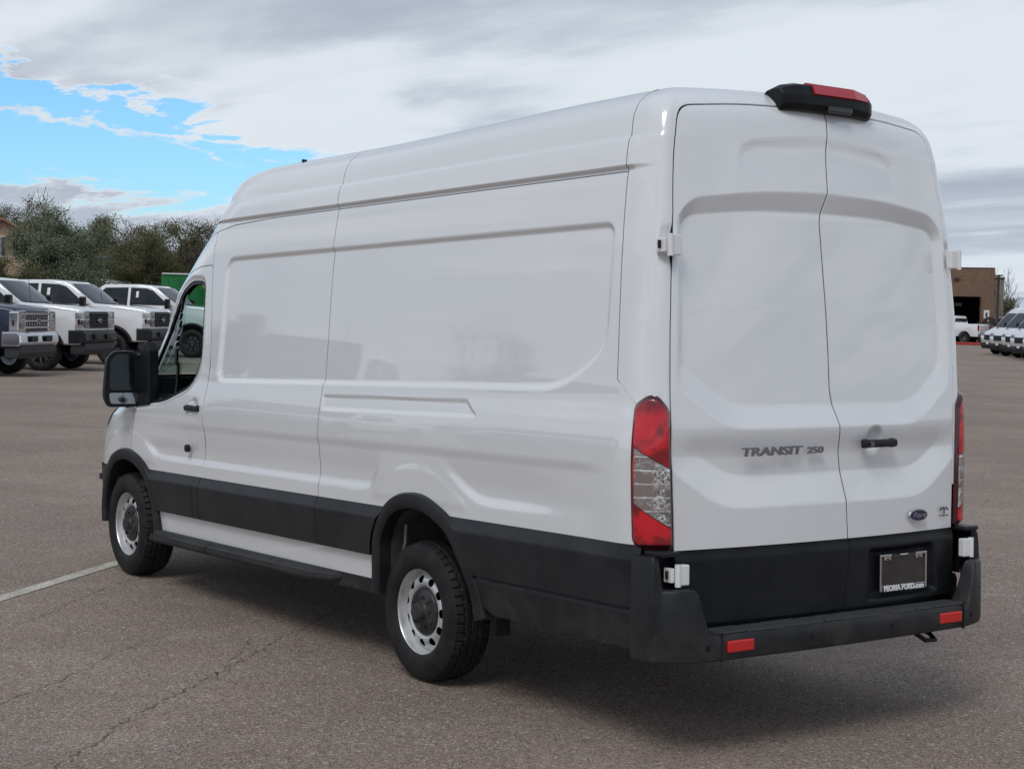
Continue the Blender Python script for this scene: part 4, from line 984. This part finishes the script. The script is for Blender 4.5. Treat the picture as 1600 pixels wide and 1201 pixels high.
def pane(name, pts, yf, off, m, root):
    V = [(x, yf(z)+off, z) for x, z in pts]; return pydata(name, V, [tuple(range(len(V)))], m, root)
def pickup(loc, az, paint, trim, label, group=None, sc_=1.12, badge=True):
    root = empty('pickup_truck', (*loc, 0), az, label=label, cat='pickup truck', group=group); root.scale = (sc_,)*3
    W = .99; zb = .62
    poly = [(.97, zb), (1.02, 1.0), (1.0, 1.38), (.90, 1.47), (.3, 1.54), (-.48, 1.60), (-.60, 1.54), (-3.02, 1.54), (-3.10, 1.54), (-3.12, 1.56), (-5.15, 1.58), (-5.25, 1.50), (-5.27, zb)] + arc_pts(-4.06, .46, .56, zb)[::-1] + arc_pts(0, .46, .56, zb)[::-1]
    # arcs run from rear to front along the sill
    poly = [(.97, zb), (1.02, 1.0), (1.0, 1.38), (.90, 1.47), (.3, 1.54), (-.48, 1.60), (-.60, 1.54), (-3.08, 1.54), (-3.12, 1.57), (-5.15, 1.58), (-5.25, 1.50), (-5.27, zb)] + arc_pts(-4.06, .46, .56, zb) + arc_pts(0, .46, .56, zb)
    bm = prism(poly, -W, W, .06, seg=3)
    for v in bm.verts:
        if v.co.z > 1.15: v.co.y *= 1-.10*(v.co.z-1.15)
        if v.co.x > .4: v.co.y *= 1-.05*(v.co.x-.4)/.6
    o = bm_obj('body', bm, paint, root, smooth=True); o.data.set_sharp_from_angle(angle=math.radians(38))
    gh = [(-.42, 1.52), (-1.14, 2.06), (-1.36, 2.16), (-1.8, 2.20), (-2.85, 2.18), (-3.02, 2.08), (-3.12, 1.52)]
    yw = lambda z: .945*(1-.26*(z-1.5))
    bm = prism(gh, -.945, .945, .05, seg=3); thumbled(bm, 1.5, .26); o = bm_obj('cab', bm, paint, root, smooth=True); o.data.set_sharp_from_angle(angle=math.radians(38))
    for s in (1, -1):
        f = (lambda z, s=s: s*yw(z)); e = s*.006
        for k, p in enumerate(([(-.74, 1.57), (-1.30, 2.02), (-1.5, 2.08), (-2.0, 2.10), (-2.0, 1.57)], [(-2.08, 1.57), (-2.08, 2.10), (-2.80, 2.08), (-2.93, 1.97), (-2.98, 1.57)])):
            w = pane('side_window', p[::-s] if s > 0 else p, f, e, 'glass_dark', root)
        pane('window_sticker', [(-1.82, 1.80), (-1.74, 1.80), (-1.74, 1.99), (-1.82, 1.98)], f, s*.009, 'white_sticker', root)
        b = box_bm((.14, .20, .30), (-.72, s*1.16, 1.62), .03); box_bm((.06, .22, .05), (-.72, s*1.0, 1.55), .01, bm=b); bm_obj('wing_mirror', b, 'black_trim', root)
        hl = fillet([(.58, .965), (.99, .965), (.975, 1.41), (.60, 1.43)], .04); b = prism([(s*y, z) for y, z in hl], .99-.16, 1.035, .012, axis='x')
        h = bm_obj('headlight', b, 'chrome' if trim == 'chrome' else 'headlight', root)
        box('lamp_lens', (.03, .20, .13), (1.03, s*.80, 1.29), 'headlight', h, bev=.01); box('lamp_lens', (.03, .20, .13), (1.03, s*.80, 1.11), 'headlight', h, bev=.01)
        box('marker_lamp', (.05, .012, .13), (.93, s*.985, 1.16), 'lens_border', h); 
        box('door_handle', (.16, .02, .03), (-1.85, s*.985, 1.36), 'black_trim', root)
        ring = arc_pts(0, .46, .60, .62, 15); inn = arc_pts(0, .46, .54, .62, 15)
        V = [(x, s*.995, z) for x, z in ring]+[(x, s*1.005, z) for x, z in inn]+[(x, s*.80, z) for x, z in inn]; n = len(ring)
        F = [(i, i+1, n+i+1, n+i) for i in range(n-1)]+[(n+i, n+i+1, 2*n+i+1, 2*n+i) for i in range(n-1)]
        pydata('wheel_arch', V, F, 'black_plastic', root)
    yy = yw(1.60); y2 = yw(2.02)
    V = []
    for x, z, y0, bg in ((-.50, 1.60, .86, .10), (-.72, 1.78, .84, .10), (-.95, 1.96, .80, .09), (-1.14, 2.095, .75, .07)):
        for k in range(13): u = -1+k/6; V.append((x-.055+bg*(1-u*u)+.012, y0*u, z+.012))
    o = pydata('windscreen', V, [(j*13+k, j*13+k+1, j*13+k+14, j*13+k+13) for j in range(3) for k in range(12)], 'glass_dark', root, smooth=True)
    br = 'chrome' if trim == 'chrome' else 'black_plastic'
    g = bm_obj('grille', box_bm((.10, 1.24, .42), (.97, 0, 1.20), .02), 'black_trim', root)
    for z in ((1.06, 1.20, 1.35) if trim == 'chrome' else (1.05, 1.12, 1.20, 1.28, 1.35)): box('grille_bar', (.03, 1.18, .045 if trim == 'chrome' else .025), (1.035, 0, z), br, g, bev=.008)
    for k in range(9): box('grille_rib', (.02, .05 if trim == 'chrome' else .012, .05 if trim == 'chrome' else .34), (1.024, -.52+.13*k, 1.13 if trim == 'chrome' else 1.20), br, g)
    if trim == 'chrome':
        for k in range(9): box('grille_rib', (.02, .05, .05), (1.024, -.52+.13*k, 1.28), br, g)
    mo = oval(.13, .055, .012); mo.transform(Matrix(((0, 0, 1, 1.055), (1, 0, 0, 0), (0, 1, 0, 1.20), (0, 0, 0, 1)))); mesh_obj('oval_badge', mo, 'chrome', g)
    mo = oval(.10, .036, .006); mo.transform(Matrix(((0, 0, 1, 1.066), (1, 0, 0, 0), (0, 1, 0, 1.20), (0, 0, 0, 1)))); mesh_obj('badge_field', mo, 'dark_chrome', g)
    bp = [(.72, .66), (1.10, .66), (1.16, .74), (1.15, .90), (1.08, .97), (.72, .97)]
    b = prism(bp, -1.0, 1.0, .03); 
    for v in b.verts:
        if abs(v.co.y) > .8: v.co.x -= .05
    bo = bm_obj('front_bumper', b, 'chrome' if trim == 'chrome' else 'black_plastic', root)
    for s in (1, -1): box('tow_recess', (.03, .34, .13), (1.145, s*.38, .82), 'black_trim', bo, bev=.02)
    b = prism([(.70, .40), (1.0, .40), (1.07, .52), (1.08, .66), (.70, .66)], -.93, .93, .03); bm_obj('lower_valance', b, 'grey_plastic' if 'grey_plastic' in MATS else 'black_plastic', bo)
    bm = box_bm((5.6, .9, .25), (-2.3, 0, .62)); box_bm((1.0, 1.5, .2), (0, 0, .95), bm=bm); box_bm((.1, 1.5, .1), (0, 0, .45), bm=bm); box_bm((.1, 1.5, .1), (-4.06, 0, .45), bm=bm); box_bm((1.2, 1.55, .5), (0, 0, .85), bm=bm); bm_obj('chassis', bm, 'underbody', root)
    bm_obj('antenna', tube([(-.35, -.75, 1.58), (-.42, -.76, 2.28)], .006, 4), 'black_trim', root)
    for s in (1, -1): box('running_board', (2.0, .14, .05), (-1.9, s*.98, .52), 'black_trim', root, bev=.01); box('tail_lamp', (.06, .16, .42), (-5.25, s*.90, 1.30), 'lens_red', root, bev=.01)
    box('tailgate', (.04, 1.5, .52), (-5.28, 0, 1.22), paint, root, bev=.02); box('rear_bumper', (.20, 1.9, .2), (-5.36, 0, .75), 'dark_chrome', root, bev=.03)
    box('rear_window', (.02, 1.5, .38), (-3.10, 0, 1.80), 'glass_dark', root, rot=('Y', -.2))
    add_wheels(root, (0, -4.06), .86, .43, .29); return root
def parked_van(loc, az, label, group=None, h=2.45, L=5.4):
    root = empty('parked_van', (*loc, 0), az, label=label, cat='van', group=group); zb = .48
    R = .95-L+.6
    poly = [(.92, .62), (.98, 1.0), (.90, 1.14), (.25, 1.42), (.10, 1.50), (-.62, h-.30), (-.85, h-.10), (-1.2, h), (R+.3, h), (R+.05, h-.1), (R, zb)] + arc_pts(-3.4, .40, .46, zb) + arc_pts(0, .40, .46, zb) + [(.75, zb)]
    bm = prism(poly, -1.0, 1.0, .08, seg=3)
    for v in bm.verts:
        if v.co.z > 1.2: v.co.y *= 1-.11*(v.co.z-1.2)
        if v.co.x > 0: v.co.y *= 1-.13*v.co.x**2
    o = bm_obj('body', bm, 'white_paint', root, smooth=True); o.data.set_sharp_from_angle(angle=math.radians(38))
    f1 = 1-.11*(1.52-1.2); f2 = 1-.11*(h-.32-1.2)
    pydata('windscreen', [(.095+.03, -.88*f1, 1.53), (.125, .88*f1, 1.53), (-.585, .86*f2, h-.31), (-.585, -.86*f2, h-.31)], [(0, 1, 2, 3)], 'glass_dark', root)
    for s in (1, -1):
        pane('side_window', [(-.05, 1.45), (-.62, h-.42), (-1.15, h-.40), (-1.15, 1.35), (-.3, 1.35)], lambda z: s*(1-.11*(z-1.2)), s*.006, 'glass_dark', root)
        hp = [(s*.45, .98), (s*.82, 1.02), (s*.86, 1.16), (s*.74, 1.20), (s*.45, 1.08)]; b = prism(hp, .70, .965, .01, axis='x'); bm_obj('headlight', b, 'headlight', root)
        b = box_bm((.10, .16, .34), (-.05, s*1.14, 1.60), .03); box_bm((.05, .16, .05), (-.05, s*1.02, 1.50), .01, bm=b); bm_obj('wing_mirror', b, 'black_trim', root)
    g = bm_obj('grille', box_bm((.06, .92, .28), (.965, 0, .94), .02), 'black_trim', root)
    for z in (.88, 1.0): box('grille_bar', (.02, .86, .025), (1.0, 0, z), 'black_plastic', g)
    b = prism([(.55, .30), (.95, .32), (1.03, .50), (1.02, .78), (.55, .80)], -.97, .97, .04)
    for v in b.verts:
        if abs(v.co.y) > .7: v.co.x -= .10
    bo = bm_obj('front_bumper', b, 'black_plastic', root); box('number_plate', (.012, .26, .11), (1.03, .0, .62), 'white_sticker', bo)
    bm = box_bm((5, 1.2, .2), (-1.9, 0, .45)); box_bm((.9, 1.6, .4), (0, 0, .75), bm=bm); bm_obj('chassis', bm, 'underbody', root)
    add_wheels(root, (0, -3.4), .87, .35, .23); return root
AZ = math.radians(227); PG = 'pickup trucks parked in a slanted row'
p1 = pickup((33.53, -7.75), AZ, 'navy_paint', 'chrome', 'navy blue pickup with chrome grille cut by the left picture edge', PG)
p2 = pickup((36.55, -10.5), AZ, 'white_paint', 'black', 'white pickup with black grille right beside the navy one', PG)
p3 = copy_thing(p2, (40.2, -13.9), AZ, 'white pickup whose grille is half hidden by the van nose', PG, (1.12,)*3)
p4 = copy_thing(p2, (46.3, -19.2), AZ, 'rearmost white pickup seen partly through the van window', PG, (1.12,)*3)
for i, (x, y) in enumerate([(26.0, -.2), (22.7, 2.7), (19.4, 5.6), (16.1, 8.5), (12.8, 11.4)]):
    copy_thing((p2, p1)[i == 2], (x, y), AZ, 'pickup number %s in the row beyond the left picture edge' % ('one two three four five'.split()[i]), PG, (1.12,)*3)
parked_van((71.4, -27.0), math.radians(206), 'high white van roof showing behind the pickups', h=2.95)
parked_van((57.6, -13.9), math.radians(206), 'white van roof at the left edge behind the navy pickup', h=2.75)
VA = math.radians(67); VG = 'white vans parked at the right'
v1 = parked_van((52.35, -70.08), VA, 'farthest white van of the slanted row at the right', VG, h=2.6)
for (x, y), l in zip([(49.47, -67.26), (46.53, -64.49), (43.72, -61.60), (40.80, -58.77)], ['second farthest white van of the row at right with lit number plate', 'third farthest white van of the row by the picture edge', 'white van nose cut by the right picture edge', 'nearest white van hidden mostly outside the right edge']):
    copy_thing(v1, (x, y), VA, l, VG)
v5 = parked_van((58.6, -79.0), VA, 'taller white van behind the row beside the lamp pole', VG, h=2.75); v5.location = (55.9, -75.8, 0)
pickup((79.3, -95.0), math.radians(5), 'white_paint', 'black', 'white pickup with red tail lamps in front of the brick garage', sc_=1.0)
pickup((75.6, -97.6), math.radians(-25), 'red_paint', 'black', 'dark red pickup parked beside the white one by the garage', sc_=.98)

# ------------------------------------------------------------------ structures far behind
def basis(x, y, az): return Matrix.Translation((x, y, 0)) @ Matrix.Rotation(az, 4, 'Z')
def place(root, x, y, az): root.location = (x, y, 0); root.rotation_euler = (0, 0, az)
# brick garage: local x to the right as seen from the lot, local y away
g = empty('brick_garage', label='brown brick garage with a dark open bay at the far right', cat='building'); place(g, 78.6, -98.9, math.radians(219))
HB = 5.85
for nm, s_, l_ in (('wall', (3.6, .3, HB), (-3.2, 0, HB/2)), ('wall', (1.0, .3, HB), (1.45, 0, HB/2)), ('wall', (2.35, .3, HB-3.7), (-.225, 0, 3.7+(HB-3.7)/2)), ('wall', (.3, 8, HB), (1.8, 4.16, HB/2)), ('wall', (.3, 8, HB), (-4.85, 4.16, HB/2))): box(nm, s_, l_, 'brick_wall', g)
box('roof', (6.9, 8.4, .12), (-1.5, 4.1, HB+.06), 'metal_brown', g); box('bay_floor', (2.3, 7, .02), (-.2, 3.7, .03), 'interior_dark', g); box('bay_back', (2.3, .2, 5.7), (-.2, 7.5, 2.85), 'interior_dark', g); box('bay_side', (.1, 7, 3.7), (-1.36, 3.8, 1.85), 'interior_dark', g)
box('bay_frame', (.08, .1, 3.7), (.93, -.17, 1.85), 'metal_brown', g); box('wall_lamp', (.45, .25, .12), (-.9, -.25, 5.1), 'metal_brown', g); box('wall_sign', (.42, .03, .62), (1.42, -.17, 2.35), 'sign_white', g)
box('sign_mark', (.14, .02, .34), (1.42, -.195, 2.3), 'decal_black', g)
box('store_shelf', (1.0, .4, .25), (-1.0, 4, 3.1), 'sign_white', g)
a = empty('annex_building', label='grey stucco annex just right of the brick garage', cat='building'); place(a, 82.3, -107.0, math.radians(219))
box('wall', (1.7, 6, 5.3), (-.3, 3, 2.65), 'stucco_grey', a); box('window', (.35, .05, .4), (-.3, -.03, 4.2), 'glass_dark', a); box('parapet', (1.8, 6.1, .15), (-.3, 3, 5.38), 'metal_brown', a)
l = empty('light_pole', label='brown pole with two lamp arms beside the brick garage', cat='street lamp'); l.location = (70.71, -92.54, 0)
bm_obj('pole', tube([(0, 0, 0), (0, 0, 5.1)], .09, 8), 'metal_brown', l)
for s in (1, -1): box('lamp_head', (.55, .3, .1), (s*-.40, s*.35, 5.1), 'metal_brown', l, rot=('Z', math.radians(-53+12)))
l = empty('light_pole', label='thin grey T shaped post in front of the left trees', cat='street lamp'); l.location = (62.79, -22.14, 0)
bm_obj('pole', tube([(0, 0, 0), (0, 0, 3.75)], .05, 8), 'liner_grey', l); bm_obj('lamp_arm', tube([(-.12, -.33, 3.75), (.12, .33, 3.75)], .04, 6), 'liner_grey', l)
c = empty('red_curb', label='red painted curb in front of the brick garage', cat='curb'); place(c, 75.0, -93.2, math.radians(219)); box('curb_stone', (14, .25, .22), (-1, 0, .11), 'curb_red', c, bev=.03)
# house
h = empty('stucco_house', label='tan stucco house with a tiled gable roof at the far left', cat='house'); place(h, 92.26, -27.33, math.radians(252))
wp = [(-1.5, 0), (1.5, 0), (1.5, 5.75), (0, 6.55), (-1.5, 5.75)]
bm_obj('wall', prism(wp, 0, 5), 'stucco_tan', h)
box('wall', (9, 6, 5.3), (-4.2, 4.6, 2.65), 'stucco_tan', h); box('wall', (1.6, 4, 5.2), (2.2, 3.2, 2.6), 'stucco_tan', h)
for s in (1, -1):
    bm_obj('roof', prism([(0, 6.58), (s*1.85, 5.58), (s*1.85, 5.72), (0, 6.74)], -.4, 5.4), 'roof_tile', h)
bm_obj('roof', prism([(1.3, 5.62), (3.4, 5.10), (3.4, 5.22), (1.3, 5.78)], .8, 5.6), 'roof_tile', h)
bm_obj('roof', prism([(-9, 5.3), (.2, 5.3), (-.8, 6.6), (-8, 6.6)], 1.2, 8), 'roof_tile', h)
for x, z, w in ((-.05, 5.0, .60), (.92, 4.95, .42)):
    wf = box('window', (w, .08, 1.25), (x, -.04, z), 'sign_white', h); 
    for k in (-1, 1): box('pane', (w/2-.05, .03, 1.12), (x+k*w/4, -.09, z), 'glass_dark', wf)
# green container with a yellow flower emblem
g = empty('green_container', label='green container with a yellow flower emblem behind the pickups', cat='container'); place(g, 52.6, -22.3, math.radians(-112))
box('container_wall', (3.4, 2.2, 2.1), (0, 1.2, 1.93), 'green_canvas', g, bev=.02); box('roof_edge', (3.45, .05, .05), (0, .07, 2.98), 'sign_white', g)
bm = bmesh.new()
for k in range(12):
    a = k*math.pi/6; vs = [bm.verts.new(v) for v in [(0+.04*math.cos(a+1.3), .085, .04*math.sin(a+1.3)), (.14*math.cos(a+.16), .085, .14*math.sin(a+.16)), (.25*math.cos(a), .085, .25*math.sin(a)), (.14*math.cos(a-.16), .085, .14*math.sin(a-.16))]]; bm.faces.new(vs)
bm.transform(Matrix.Translation((-.05, 0, 2.62))); bm_obj('flower_emblem', bm, 'flower_yellow', g)
bm_obj('flower_centre', tube([(-.05, .088, 2.62), (-.05, .075, 2.62)], .05, 12), 'metal_brown', g)
for k in range(8): box('side_rib', (.03, .03, 2.0), (-1.5+.43*k, .09, 1.93), 'green_canvas', g)
